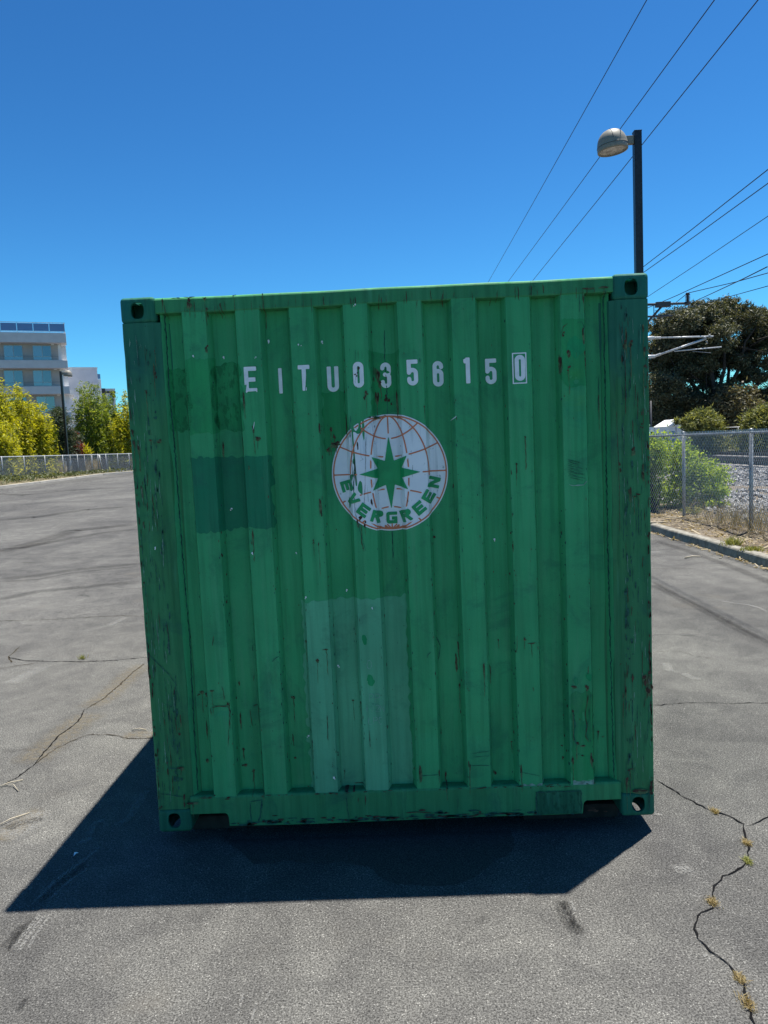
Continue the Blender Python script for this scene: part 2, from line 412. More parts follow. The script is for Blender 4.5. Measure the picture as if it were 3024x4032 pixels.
def ribbon(name, pts, width, mat, parent=None, jag=0.0, step=.03, lift=.004, wob=0.0, seed=0):
    r = np.random.default_rng(seed); P = [np.array(q[:2], float) for q in pts]
    out = [P[0]]
    for a, b in zip(P[:-1], P[1:]):
        n = max(1, int(np.linalg.norm(b - a) / step))
        for k in range(1, n + 1): out.append(a + (b - a) * k / n)
    out = np.array(out); d = np.gradient(out, axis=0); d /= np.linalg.norm(d, axis=1)[:, None] + 1e-9
    nrm = np.stack([-d[:, 1], d[:, 0]], 1)
    if jag:
        j = r.normal(0, jag, len(out)); j = j * .6 + np.convolve(r.normal(0, jag * 2, len(out)), np.ones(5) / 5, 'same'); out = out + nrm * j[:, None]
    w = np.full(len(out), width) * (1 + wob * r.uniform(-1, 1, len(out)))
    if wob: w[0] *= .2; w[-1] *= .2
    A = out + nrm * w[:, None] / 2; B = out - nrm * w[:, None] / 2
    v = [(q[0], q[1], float(gz(q[0], q[1])) + lift) for pr in zip(A, B) for q in pr]
    f = [(2 * i, 2 * i + 1, 2 * i + 3, 2 * i + 2) for i in range(len(out) - 1)]
    o = pydata(name, v, f, mat, parent)
    uv = o.data.uv_layers.new(name='UVMap'); n = len(out)
    co = [(vi // 2 / max(1, n - 1), vi % 2) for vi in range(2 * n)]
    for lp in o.data.loops: uv.data[lp.index].uv = co[lp.vertex_index]
    return o
def gpts(fr, pts): return [gnd(*fr(*q)) for q in pts]
# cracks
for k, (fr, pts, w, mt) in enumerate([
    (G4, [(940,115),(1060,190),(1160,240),(1260,300),(1400,345),(1500,400),(1520,480),(1540,560),(1540,640),(1480,690),(1370,730),(1300,790),(1290,840),(1300,930),(1240,970),(1205,1040),(1215,1130),(1290,1210),(1400,1300),(1450,1370),(1500,1430),(1520,1550),(1580,1680),(1600,1800)], .011, 'crack'),
    (G4, [(1518,412),(1560,405),(1600,380),(1659,355),(1760,320)], .007, 'crack'),
    (G5, [(120,1568),(300,1555),(420,1545),(640,1550),(800,1552),(940,1542),(1054,1548),(1300,1540)], .010, 'crack'),
    (G5, [(140,1145),(280,1135),(380,1142),(460,1170),(640,1200)], .006, 'crack_brown'),
    (G5, [(130,482),(300,480),(460,478)], .010, 'crack_brown'),
    (G1, [(-100,1345),(50,1337),(430,1328),(700,1310),(1000,1297),(1250,1302)], .016, 'crack_brown'),
    (G1, [(60,1635),(200,1663),(400,1670),(700,1672),(1000,1655),(1260,1630)], .016, 'crack'),
    (G1, [(170,1548),(110,1600),(70,1632),(95,1680)], .016, 'crack_brown'),
    (G1, [(-60,1740),(120,1708),(300,1685)], .012, 'crack_brown'),
    (G1, [(1180,1690),(1060,1780),(960,1880),(850,1970),(700,2060)], .014, 'crack_brown'),
    (G2, [(467,-10),(430,60),(330,130),(250,215),(180,300),(60,380),(-60,450)], .012, 'crack'),
    (G2, [(900,155),(820,150),(700,148),(600,130),(480,130),(390,165),(300,205),(180,298)], .010, 'crack_brown'),
    (G1, [(180,862),(260,862),(300,860)], .02, 'crack_brown'),
    ]):
    far = pts[0][1] < 1400 and fr is G1
    ribbon('crack', gpts(fr, pts), w * .6, M[mt], lot, jag=.005, step=.025, wob=.6, seed=k)
# sand blown into the cracks, wheel marks, scrapes, painted wire shadows
for k, (fr, pts, w, mt) in enumerate([
    (G1, [(1190,1680),(1060,1780),(960,1880),(850,1970),(680,2070)], .30, 'mark_sand'),
    (G2, [(520,0),(430,60),(330,140),(230,220),(130,300)], .34, 'mark_sand'),
    (G2, [(860,130),(760,125),(660,140)], .16, 'mark_sand'),
    (G2, [(260,530),(160,570),(60,650),(-20,720)], .20, 'mark_sand'),
    (G2, [(210,540),(120,640),(0,700)], .26, 'mark_white'),
    (G2, [(240,580),(180,600),(110,610),(30,650)], .10, 'mark_dark'),
    (G1, [(-80,1000),(300,970),(600,920),(900,895),(1200,860)], .38, 'mark_soft'),
    (G1, [(-80,1025),(300,1000),(600,945),(900,915),(1200,885)], .16, 'mark_soft'),
    (G1, [(-80,800),(300,700),(600,600),(900,570),(1200,540)], .75, 'mark_soft'),
    (G1, [(-80,760),(200,740),(600,660),(900,610),(1200,580)], .4, 'mark_soft'),
    (G1, [(-80,300),(200,310),(600,270),(1150,240)], .9, 'mark_soft'),
    (G1, [(-80,520),(300,490),(700,430),(1150,400)], .8, 'mark_soft'),
    (G1, [(-80,1180),(300,1100),(700,1060),(1200,1010)], .35, 'mark_soft'),
    (G1, [(60,1860),(200,1790),(360,1710)], .22, 'mark_white'),
    (G1, [(880,1380),(960,1345),(1030,1310)], .14, 'mark_white'),
    (G5, [(100,560),(300,670),(560,800),(800,930),(1054,1065),(1300,1200)], .10, 'mark_soft'),  # overhead wire shadow painted as a dark band
    (G5, [(100,590),(300,690),(560,820),(800,950),(1054,1085)], .16, 'mark_soft'),  # wider soft edge of the same painted wire shadow
    (G5, [(120,250),(400,335),(700,440),(1054,585),(1300,690)], .22, 'mark_soft'),  # second painted wire shadow, along the kerb
    (G5, [(120,350),(160,352),(200,348)], .3, 'mark_white'),
    (G5, [(660,735),(780,755),(900,770),(1000,800)], .07, 'mark_white'),
    (G5, [(900,770),(980,790),(1054,830)], .06, 'mark_white'),
    (G5, [(380,1310),(450,1350),(530,1360)], .10, 'mark_white'),
    (G5, [(240,1230),(280,1300)], .10, 'mark_white'),
    (G4, [(335,880),(360,970),(410,1050),(480,1105)], .085, 'mark_dark'),
    (G4, [(350,880),(390,980),(450,1080)], .05, 'mark_dark'),
    (G4, [(400,890),(430,960)], .02, 'mark_white'),
    (G4, [(1050,690),(1120,690),(1160,680)], .10, 'mark_white'),
    (G4, [(1240,1240),(1290,1250)], .05, 'mark_white'),
    (G4, [(930,335),(985,345)], .035, 'mark_white'),
    (G2, [(480,690),(520,610),(580,590)], .06, 'mark_white'),
    (G2, [(440,730),(500,690)], .07, 'mark_white'),
    (G2, [(620,640),(700,590),(800,430)], .07, 'mark_white'),
    (G2, [(180,1060),(300,930),(450,820),(560,740)], .035, 'mark_white'),
    (G2, [(210,1050),(340,930),(480,830)], .06, 'mark_dark'),
    (G2, [(250,1050),(380,930),(500,850)], .02, 'mark_white'),
    (G2, [(200,1105),(110,1220),(30,1330)], .05, 'mark_dark'),
    (G2, [(225,1105),(140,1210),(60,1320)], .030, 'mark_white'),
    (G2, [(250,1110),(165,1220),(90,1330)], .028, 'mark_white'),
    (G2, [(275,1120),(190,1230),(150,1310)], .022, 'mark_white'),
    (G2, [(130,1160),(60,1250),(20,1300)], .06, 'mark_dark'),
    (G2, [(1290,1690),(1310,1600),(1330,1540)], .012, 'mark_white'),
    (G2, [(1370,1700),(1390,1620),(1400,1580)], .012, 'mark_white'),
    (G2, [(1440,1590),(1480,1520)], .012, 'mark_white'),
    (G2, [(100,1640),(150,1560)], .03, 'mark_dark'),
    ]):
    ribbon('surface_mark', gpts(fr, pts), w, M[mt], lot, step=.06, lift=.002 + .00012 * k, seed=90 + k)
# dark oil stain in front of the container
def noise1(x, seed, n=6, f0=2.0):
    r = np.random.default_rng(seed); s = 0
    for k in range(n): s = s + np.sin(x * f0 * (1.7 ** k) + r.uniform(0, 6.28)) / (1.6 ** k)
    return s
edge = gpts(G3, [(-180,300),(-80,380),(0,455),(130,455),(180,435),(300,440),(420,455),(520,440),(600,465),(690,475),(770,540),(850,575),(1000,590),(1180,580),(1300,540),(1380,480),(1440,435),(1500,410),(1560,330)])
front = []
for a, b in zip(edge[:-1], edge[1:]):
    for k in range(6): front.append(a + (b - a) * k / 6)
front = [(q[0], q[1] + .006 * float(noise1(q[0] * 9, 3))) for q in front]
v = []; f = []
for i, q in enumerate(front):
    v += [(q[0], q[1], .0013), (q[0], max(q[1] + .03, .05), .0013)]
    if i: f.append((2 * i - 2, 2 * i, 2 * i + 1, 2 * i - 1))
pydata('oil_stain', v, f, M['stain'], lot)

# ------------------------------------------------------------------ shipping container
H0 = 0.0745; CW, CL, CH = 2.438, 6.058, 2.591
cont = empty('shipping_container', (0, 0, H0))
tag(cont, 'green corrugated steel shipping container with white numbers and round globe logo', 'shipping container')
RAISED = [-.88 + .25 * k for k in range(8)]
YO, YI = .010, .0655
BR = [-1.04, -1.012]; BY = [.022, YI]
for c in RAISED:
    BR += [c - .073, c - .055, c + .055, c + .073]; BY += [YI, YO, YO, YI]
BR += [1.012, 1.04]; BY += [YI, .022]
BR = np.array(BR); BY = np.array(BY)
DENTS = [(.875, 2.12, .035, .035, .013), (.84, 2.02, .03, .05, .010), (.90, 1.98, .025, .05, .012), (-.04, 2.02, .05, .10, .008), (-.26, 1.85, .05, .14, .008),
         (-.17, 1.55, .03, .10, .010), (.85, .62, .03, .10, -.007), (.89, .50, .03, .08, .009), (-.86, .62, .04, .03, .010), (-.62, .72, .03, .05, .006),
         (.36, 1.1, .05, .08, .005), (-.12, 1.95, .02, .12, .010), (.64, .40, .04, .05, .005), (.38, .42, .05, .05, .006), (.12, .45, .05, .06, .006)]
def surf(x, z):
    """front face of the end wall, container height z"""
    x = np.asarray(x, float); z = np.asarray(z, float)
    y = np.interp(x, BR, BY)
    y = y + .0011 * np.sin(x * 5.1 + z * 3.3 + 1) + .0010 * np.sin(z * 6.7 - x * 3.1) + .0006 * np.sin(z * 13 + x * 9)
    for a, b, sx, sz, d in DENTS: y = y + d * np.exp(-((x - a) / sx) ** 2 - ((z - b) / sz) ** 2)
    return y
def end_wall():
    xs = []
    for a, b in zip(BR[:-1], BR[1:]):
        n = max(1, int(round((b - a) / .028))); xs += list(np.linspace(a, b, n + 1)[:-1])
    xs.append(BR[-1]); xs = np.array(xs); zs = np.linspace(.155, 2.522, 96)
    X, Z = np.meshgrid(xs, zs); Y = surf(X, Z); nx = len(xs)
    v = np.stack([X, Y, Z], -1).reshape(-1, 3)
    f = [(j * nx + i, j * nx + i + 1, (j + 1) * nx + i + 1, (j + 1) * nx + i) for j in range(len(zs) - 1) for i in range(nx - 1)]
    return pydata('end_wall', v, f, M['wall'], cont)
wall = end_wall()
# castings
def casting_mesh(mir_x, mir_z):
    """hollow ISO corner casting, local box x 0..162 mm, y 0..178, z 0..118, outer corner at origin"""
    bm = bmesh.new(); bm_box(bm, 0, .164, 0, .178, 0, .120, .019, 4)
    me = bpy.data.meshes.new('c'); bm.to_mesh(me); bm.free(); o = bpy.data.objects.new('c', me); C.objects.link(o)
    cut = []
    b2 = bmesh.new(); bm_box(b2, .013, .151, .013, .165, .014, .106); cut.append(b2)
    def oval(axis, cx, cz, a, b, lo, hi):
        q = bmesh.new(); n = 24; ring = []
        for s in (lo, hi):
            vs = []
            for k in range(n):
                t = 2 * math.pi * k / n; ct, st = math.cos(t), math.sin(t)
                u = cx + a * math.copysign(abs(ct) ** .75, ct); w = cz + b * math.copysign(abs(st) ** .75, st)
                p = {'y': (u, s, w), 'x': (s, u, w), 'z': (u, w, s)}[axis]; vs.append(q.verts.new(p))
            ring.append(vs)
        for k in range(n): q.faces.new((ring[0][k], ring[0][(k + 1) % n], ring[1][(k + 1) % n], ring[1][k]))
        q.faces.new(ring[0][::-1]); q.faces.new(ring[1]); bmesh.ops.recalc_face_normals(q, faces=q.faces); return q
    cut.append(oval('y', .081, .062, .031, .038, -.02, .03)); cut.append(oval('x', .089, .062, .040, .026, -.02, .03))
    cut.append(oval('z', .081, .089, .031, .058, -.02, .03))
    tmp = []
    for q in cut:
        m2 = bpy.data.meshes.new('k'); q.to_mesh(m2); q.free(); k = bpy.data.objects.new('k', m2); C.objects.link(k); tmp.append(k)
        md = o.modifiers.new('b', 'BOOLEAN'); md.operation = 'DIFFERENCE'; md.solver = 'EXACT'; md.object = k
    bpy.context.view_layer.update()
    res = bpy.data.meshes.new_from_object(o.evaluated_get(bpy.context.evaluated_depsgraph_get()))
    for k in tmp + [o]: bpy.data.objects.remove(k)
    return res
base_cast = casting_mesh(0, 0); base_cast.name = 'corner_casting'
base_cast.materials.clear(); base_cast.materials.append(M['cast'])
for sx in (-1, 1):
    for yy in (0, 1):
        for zz in (0, 1):
            me = base_cast.copy()
            fx = -sx; fy = 1 if yy == 0 else -1; fz = 1 if zz == 0 else -1
            for v in me.vertices:
                v.co = Vector((sx * CW / 2 + fx * v.co.x, yy * CL + fy * v.co.y, zz * CH + fz * v.co.z))
            if fx * fy * fz < 0: me.flip_normals()
            o = bpy.data.objects.new('corner_casting', me); C.objects.link(o); o.parent = cont
# corner posts: folded front section
def front_post(sx):
    prof = [(1.2155, .178), (1.2155, .010), (1.2125, .0052), (1.207, .0035), (1.085, .0035), (1.072, .006), (1.062, .014), (1.040, .022), (1.022, .058), (1.00, .070), (1.00, .082), (1.16, .178)]
    zs = np.linspace(.118, CH - .118, 60); v = []; f = []; n = len(prof); r = np.random.default_rng(5 + sx)
    for z in zs:
        for k, (x, y) in enumerate(prof):
            w = .0018 * math.sin(z * 7 + sx) + .0012 * math.sin(z * 17 + x * 30) if 2 <= k <= 7 else 0
            v.append((sx * (x + (r.normal(0, .0004) if k < 3 else 0)), y + w, z))
    for j in range(len(zs) - 1):
        for k in range(n):
            q = (j * n + k, j * n + (k + 1) % n, (j + 1) * n + (k + 1) % n, (j + 1) * n + k)
            f.append(q if sx < 0 else q[::-1])
    return pydata('corner_post', v, f, M['post'], cont)
for sx in (-1, 1):
    front_post(sx)
    box('corner_post', sx * 1.15 - .062, sx * 1.15 + .062, CL - .17, CL - .01, .121, CH - .121, M['post'], cont, .01)
# header and sill
def xprofile(name, prof, x0, x1, mat, nseg=40, wob=.0012, seed=0):
    xs = np.linspace(x0, x1, nseg); v = []; f = []; n = len(prof)
    for x in xs:
        d = wob * (math.sin(x * 5 + seed) + .6 * math.sin(x * 13 + seed * 2))
        for y, z in prof: v.append((x, y + d * .5, z + d))
    for j in range(nseg - 1):
        for k in range(n): f.append((j * n + k, (j + 1) * n + k, (j + 1) * n + (k + 1) % n, j * n + (k + 1) % n))
    f.append(tuple(range(n))); f.append(tuple(range((nseg - 1) * n, nseg * n))[::-1])
    o = pydata(name, v, f, mat, cont)
    bm = bmesh.new(); bm.from_mesh(o.data); bmesh.ops.recalc_face_normals(bm, faces=bm.faces); bm.to_mesh(o.data); bm.free(); return o
xprofile('top_rail', [(.012, 2.577), (.009, 2.571), (.0075, 2.516), (.010, 2.511), (.060, 2.508), (.075, 2.511), (.08, 2.577), (.07, 2.583), (.022, 2.583)], -1.057, 1.057, M['rail'], seed=1)
def sill():
    zt, zb, zn = .178, .022, .088
    cols = [(-1.057, zn), (-.97, zn), (-.886, zn), (-.876, zn - .006), (-.870, zn - .02), (-.868, zb), (-.65, zb - .003), (-.45, zb - .004), (-.2, zb - .002), (0, zb - .002), (.25, zb + .001), (.45, zb + .002), (.7, zb), (.868, zb + .001), (.872, zn - .02), (.878, zn - .006), (.888, zn), (.97, zn), (1.057, zn)]
    v = []; f = []
    for x, z in cols:
        d = .0014 * math.sin(x * 6 + 1)
        v += [(x, .0065 + d, z), (x, .0060 + d, z + .012), (x, .0060 + d, zt - .012), (x, .010 + d, zt - .003), (x, .018 + d, zt), (x, .05, zt), (x, .05, z)]
    n = 7
    for j in range(len(cols) - 1):
        for k in range(n): f.append((j * n + k, (j + 1) * n + k, (j + 1) * n + (k + 1) % n, j * n + (k + 1) % n))
    f.append(tuple(range(n))); f.append(tuple(range((len(cols) - 1) * n, len(cols) * n))[::-1])
    o = pydata('bottom_sill', v, f, M['rail'], cont)
    bm = bmesh.new(); bm.from_mesh(o.data); bmesh.ops.recalc_face_normals(bm, faces=bm.faces); bm.to_mesh(o.data); bm.free(); return o
sill()
box('sill_ledge', -1.012, 1.012, .0505, .12, .150, .1785, M['rail'], cont)
bm = bmesh.new(); bm_box(bm, .645, .858, .0005, .0055, .026, .140, .002, 1); from_bm('welded_plate', bm, M['plate'], cont)
# dark fork recess boxes behind the sill notches, under frame
for sx in (-1, 1):
    box('twistlock_recess', sx * .96 - .09, sx * .96 + .09, .30, .31, .02, .10, M['interior'], cont)
# side walls, roof, floor, side rails, doors
def side_wall(sx):
    ys = []; xo = []; y = .18
    while y < CL - .2:
        for dy, dx in ((0, 0), (.07, 0), (.138, .036), (.208, .036)): ys.append(y + dy); xo.append(dx)
        y += .278
    ys = [q for q in ys if q < CL - .18]; xo = xo[:len(ys)]
    v = []; f = []
    for z in (.15, CH - .08):
        for yy, d in zip(ys, xo): v.append((sx * (1.207 - d), yy, z))
    n = len(ys)
    for i in range(n - 1): f.append((i, i + 1, n + i + 1, n + i) if sx > 0 else (i + 1, i, n + i, n + i + 1))
    return pydata('side_wall', v, f, M['wall'], cont)
for sx in (-1, 1):
    side_wall(sx)
    box('bottom_side_rail', sx * 1.18 - .03, sx * 1.18 + .03, .178, CL - .178, .022, .16, M['rail'], cont, .004)
    box('top_side_rail', sx * 1.18 - .03, sx * 1.18 + .03, .178, CL - .178, CH - .085, CH - .01, M['rail'], cont, .004)
v = []; f = []; k = 0
for y in np.arange(.085, CL - .1, .105):
    z = CH - .016 - (.02 if k % 4 in (2, 3) else 0); v += [(-1.16, y, z), (1.16, y, z)]; k += 1
f = [(2 * i, 2 * i + 1, 2 * i + 3, 2 * i + 2) for i in range(k - 1)]
pydata('roof', v, f, M['wall'], cont)
box('floor', -1.15, 1.15, .10, CL - .1, .12, .149, M['timber'], cont)
for k in range(10): box('cross_member', -1.149, 1.149, .5 + .56 * k, .56 + .56 * k, .03, .119, M['interior'], cont)
for sx in (-1, 1):
    d = box('door', sx * .54 - .53, sx * .54 + .53, CL - .06, CL - .02, .15, CH - .11, M['wall'], cont, .004)
    for q in (.3, .8): tube('lock_rod', [(sx * q, CL - .003, .13), (sx * q, CL - .003, CH - .12)], .017, M['galv'], cont)
box('door_header', -1.057, 1.057, CL - .12, CL - .01, CH - .105, CH - .012, M['rail'], cont)
box('door_sill', -1.057, 1.057, CL - .12, CL - .01, .02, .145, M['rail'], cont)

# ---- printed and painted marks that follow the corrugation
def sheet(name, sdf, x0, x1, z0, z1, cell, off, mat, parent, surface=None):
    S = surface or surf
    xs = np.unique(np.round(np.concatenate([np.linspace(x0, x1, max(2, int((x1 - x0) / cell) + 1)), BR[(BR > x0) & (BR < x1)]]), 5))
    keep = [xs[0]]
    for q in xs[1:]:
        if q - keep[-1] > cell * .12 or q in BR: keep.append(q)
    xs = np.array(keep); zs = np.linspace(z0, z1, max(2, int((z1 - z0) / cell) + 1))
    X, Z = np.meshgrid(xs, zs); D = sdf(X, Z); nx = len(xs)
    v = []; f = []
    def yv(x, z): return float(S(x, z)) - off
    Yg = S(X, Z) - off; idx = {}
    def gi(j, i):
        k = (j, i)
        if k not in idx: idx[k] = len(v); v.append((X[j, i], Yg[j, i], Z[j, i]))
        return idx[k]
    ins = D < 0
    for j in range(len(zs) - 1):
        for i in range(nx - 1):
            cs = ((j, i), (j, i + 1), (j + 1, i + 1), (j + 1, i)); s = [ins[c] for c in cs]
            if not any(s): continue
            if all(s): f.append(tuple(gi(*c) for c in cs)); continue
            poly = []
            for a in range(4):
                c0, c1 = cs[a], cs[(a + 1) % 4]
                if ins[c0]: poly.append(gi(*c0))
                if ins[c0] != ins[c1]:
                    t = D[c0] / (D[c0] - D[c1]); x = X[c0] + t * (X[c1] - X[c0]); z = Z[c0] + t * (Z[c1] - Z[c0])
                    poly.append(len(v)); v.append((x, yv(x, z), z))
            if len(poly) >= 3: f.append(tuple(poly))
    if not f: return None
    return pydata(name, v, f, mat, parent)
def rag(x, seed, amp): return amp * noise1(x, seed, 6, 9.0)
def sd_box(X, Z, x0, x1, z0, z1): return np.maximum(np.maximum(x0 - X, X - x1), np.maximum(z0 - Z, Z - z1))
def sd_seg(X, Z, ax, az, bx, bz, t, flat=True):
    dx, dz = bx - ax, bz - az; L = math.hypot(dx, dz) + 1e-9; ux, uz = dx / L, dz / L
    s = (X - ax) * ux + (Z - az) * uz; w = -(X - ax) * uz + (Z - az) * ux
    if flat: return np.maximum(np.abs(w) - t / 2, np.maximum(-s, s - L))
    s = np.clip(s, 0, L); return np.hypot(X - ax - s * ux, Z - az - s * uz) - t / 2
def sd_poly(X, Z, pts):
    d = np.full(X.shape, 1e9); inside = np.zeros(X.shape, bool); n = len(pts)
    for i in range(n):
        ax, az = pts[i]; bx, bz = pts[(i + 1) % n]
        d = np.minimum(d, sd_seg(X, Z, ax, az, bx, bz, 0, False))
        cond = ((az > Z) != (bz > Z)) & (X < (bx - ax) * (Z - az) / ((bz - az) if bz != az else 1e-9) + ax); inside ^= cond
    return np.where(inside, -d, d)
def arc(cx, cy, rx, ry, a0, a1, n=16):
    return [(cx + rx * math.cos(math.radians(a0 + (a1 - a0) * k / n)), cy + ry * math.sin(math.radians(a0 + (a1 - a0) * k / n))) for k in range(n + 1)]
# glyph strokes in a box of width w and height 1 (centre lines); thickness t
def glyph(ch, w, t):
    h = t / 2; L, Rr, B, T = h, w - h, h, 1 - h; cx = w / 2; rx = cx - h
    if ch == 'E': return [[(0, T), (w, T)], [(0, .5), (w * .9, .5)], [(0, B), (w, B)], [(L, 0), (L, 1)]]
    if ch == 'I': return [[(cx, 0), (cx, 1)]]
    if ch == 'T': return [[(0, T), (w, T)], [(cx, 0), (cx, 1)]]
    if ch == 'U': return [[(L, 1), (L, B + rx)] + arc(cx, B + rx, rx, rx, 180, 360) + [(Rr, 1)]]
    if ch == '0': return [[(L, T - rx), (L, B + rx)] + arc(cx, B + rx, rx, rx, 180, 360) + [(Rr, T - rx)] + arc(cx, T - rx, rx, rx, 0, 180)]
    if ch == '3': return [[(L, .78), (L, T - rx)] + arc(cx, T - rx, rx, rx, 180, 0) + [(Rr, .53 + rx * .85)] + arc(cx, .53 + rx * .85, rx, rx * .85, 0, -90) + [(cx - rx * .25, .53)], [(cx, .53)] + arc(cx, .53 - rx * .85, rx, rx * .85, 90, 0) + [(Rr, B + rx)] + arc(cx, B + rx, rx, rx, 0, -180) + [(L, .24)]]
    if ch == '5': return [[(w, T), (0, T)], [(L, 1), (L, .47)], [(L, .50)] + arc(cx, .60 - rx, rx, rx, 160, 0) + [(Rr, B + rx)] + arc(cx, B + rx, rx, rx, 0, -180) + [(L, .26)]]
    if ch == '6': return [[(Rr, .76), (Rr, T - rx)] + arc(cx, T - rx, rx, rx, 0, 180) + [(L, B + rx)] + arc(cx, B + rx, rx, rx, 180, 360) + [(Rr, .61 - rx)] + arc(cx, .61 - rx, rx, rx, 0, 165)]
    if ch == '1': return [[(w - h, 0), (w - h, 1)], [(w - h, 1 - h), (0, .84)]]
    if ch == 'V': return [[(h * .9, 1), (cx, 0)], [(w - h * .9, 1), (cx, 0)]]
    if ch == 'R': return [[(L, 0), (L, 1)], [(0, T), (w - .2, T)] + arc(w - .3, .735, .3 - h, .265 - h, 90, -90) + [(0, .47)], [(w * .52, .47), (w - h, 0)]]
    if ch == 'G': return [[(w, T), (.2, T)] + arc(.22, .78, .22 - h, .22 - h, 90, 180) + [(L, .22)] + arc(.22, .22, .22 - h, .22 - h, 180, 270) + [(w - h, B)], [(w - h, 0), (w - h, .5)], [(w, .46), (w * .5, .46)]]
    if ch == 'N': return [[(L, 0), (L, 1)], [(w - h, 0), (w - h, 1)], [(L, .98), (w - h, .02)]]
    if ch == 'F': return [[(L, 0), (L, 1)], [(0, T), (w, T)], [(0, .5), (w * .8, .5)]]
    if ch == 'P': return [[(L, 0), (L, 1)], [(0, T)] + arc(w - .25, .74, .25, .24, 90, -90) + [(0, .5)]]
    if ch == 'L': return [[(L, 1), (L, 0)], [(0, B), (w, B)]]
    if ch == 'C': return [arc(cx, .5, rx, .5 - h, 50, 310)]
    if ch == '2': return [arc(cx, .72, rx, .26, 170, -30) + [(0, B), (w, B)]]
    if ch == 'Q': return [arc(cx, .5, rx, .45, 0, 360)]
    return []
def sd_glyph(U, Vv, ch, w, t):
    d = np.full(U.shape, 9.0)
    for st in glyph(ch, w, t):
        for a, b in zip(st[:-1], st[1:]): d = np.minimum(d, sd_seg(U, Vv, a[0], a[1], b[0], b[1], t, len(st) == 2))
    return np.maximum(d, np.maximum(np.maximum(-U, U - w), np.maximum(-Vv, Vv - 1)))
def chipf(X, Z, seed, lo, f=60):
    r = np.random.default_rng(seed); s = np.zeros(X.shape)
    for k in range(9):
        a = r.uniform(0, 6.28); fr = f * r.uniform(.5, 2.2); s += np.sin((X * math.cos(a) + Z * math.sin(a) * .6) * fr + r.uniform(0, 6.28))
    return (s - lo) * .002
num = None
def face(fr, x, y, Y=.03):
    q = at(*fr(x, y), Y); return q[0], q[2] - H0
LET = [('E', V4, 1030, 1140, 693, 900), ('I', V4, 1290, 1330, 698, 903), ('T', V4, 1455, 1558, 678, 888), ('U', V3, 137, 222, 230, 400), ('0', V3, 313, 390, 208, 378),
       ('3', V3, 490, 567, 205, 378), ('5', V3, 663, 742, 193, 365), ('6', V3, 835, 912, 195, 365), ('1', V3, 1032, 1080, 180, 352), ('5', V3, 1183, 1262, 178, 350), ('0', V3, 1365, 1438, 163, 335)]
zc0 = np.mean([face(fr, (a + b) / 2, (c + d) / 2)[1] for _, fr, a, b, c, d in LET])
for k, (ch, fr, a, b, c, d) in enumerate(LET):
    xa, z1 = face(fr, a, c, .04 if ch in 'I3' else .025); xb, z0 = face(fr, b, d, .04 if ch in 'I3' else .025); hh = .119; zc = (z0 + z1) / 2
    w = (xb - xa) / hh; zb = zc - hh / 2
    def sd(X, Z, ch=ch, w=w, xa=xa, zb=zb, k=k):
        dd = sd_glyph((X - xa) / hh, (Z - zb) / hh, ch, w, .165) * hh
        if k in (4, 5): dd = np.maximum(dd, chipf(X, Z, k, 4.6, 90))
        if k == 0: dd = np.maximum(dd, -np.minimum(sd_seg(X, Z, xa, zb + .002, xa + .006, zb + .035, .006, False), sd_seg(X, Z, xa + .015, zb, xa + .05, zb + .001, .009, False)))
        if k == 2: dd = np.maximum(dd, -sd_seg(X, Z, xa + .042, zb + .10, xa + .030, zb - .005, .0035, False))
        return dd
    o = sheet('number_letter', sd, xa - .003, xb + .003, zb - .003, zb + hh + .003, .0028, .0030, M['white'], cont)
    o['label'] = 'white painted character ' + ch
xa, z1 = face(V3, 1350, 148, .012); xb, z0 = face(V3, 1453, 350, .012)
sheet('check_digit_frame', lambda X, Z: np.abs(sd_box(X, Z, xa + .004, xb - .004, z0 + .004, z1 - .004)) - .0028, xa - .002, xb + .002, z0 - .002, z1 + .002, .0022, .0030, M['white'], cont)

# logo
LX, LZ, LR = -.002, 1.8 - H0, .278
disc = sheet('globe_logo', lambda X, Z: np.maximum(np.hypot(X - LX, Z - LZ) - LR,
             np.maximum(np.where(np.abs(X - (LX - .165 + .03 * (Z - LZ))) < .035, chipf(X, Z, 12, 2.2, 75), -1),
                        -np.minimum(sd_seg(X, Z, LX - .168, LZ + .21, LX - .160, LZ - .05, .0075, False), sd_seg(X, Z, LX - .112, LZ + .25, LX - .108, LZ - .13, .0022, False)))),
             LX - LR - .003, LX + LR + .003, LZ - LR - .003, LZ + LR + .003, .0042, .0026, M['logo_white'], cont)
disc['label'] = 'round white globe emblem with green compass star'
STAR = [(0, .637), (.078, .205), (.30, .288), (.205, .085), (.52, 0), (.205, -.085), (.30, -.288), (.078, -.205), (0, -.637), (-.078, -.205), (-.30, -.288), (-.205, -.085), (-.52, 0), (-.205, .085), (-.30, .288), (-.078, .205)]
def loc(X, Z): return (X - LX) / LR, (Z - LZ) / LR
CH2 = lambda X, Z: np.where(np.abs(X - (LX - .165)) < .035, chipf(X, Z, 12, 2.0, 75), -1)
sheet('compass_star', lambda X, Z: sd_poly(*loc(X, Z), STAR) * LR, LX - .15, LX + .15, LZ - .18, LZ + .18, .0035, .0046, M['logo_green'], disc)
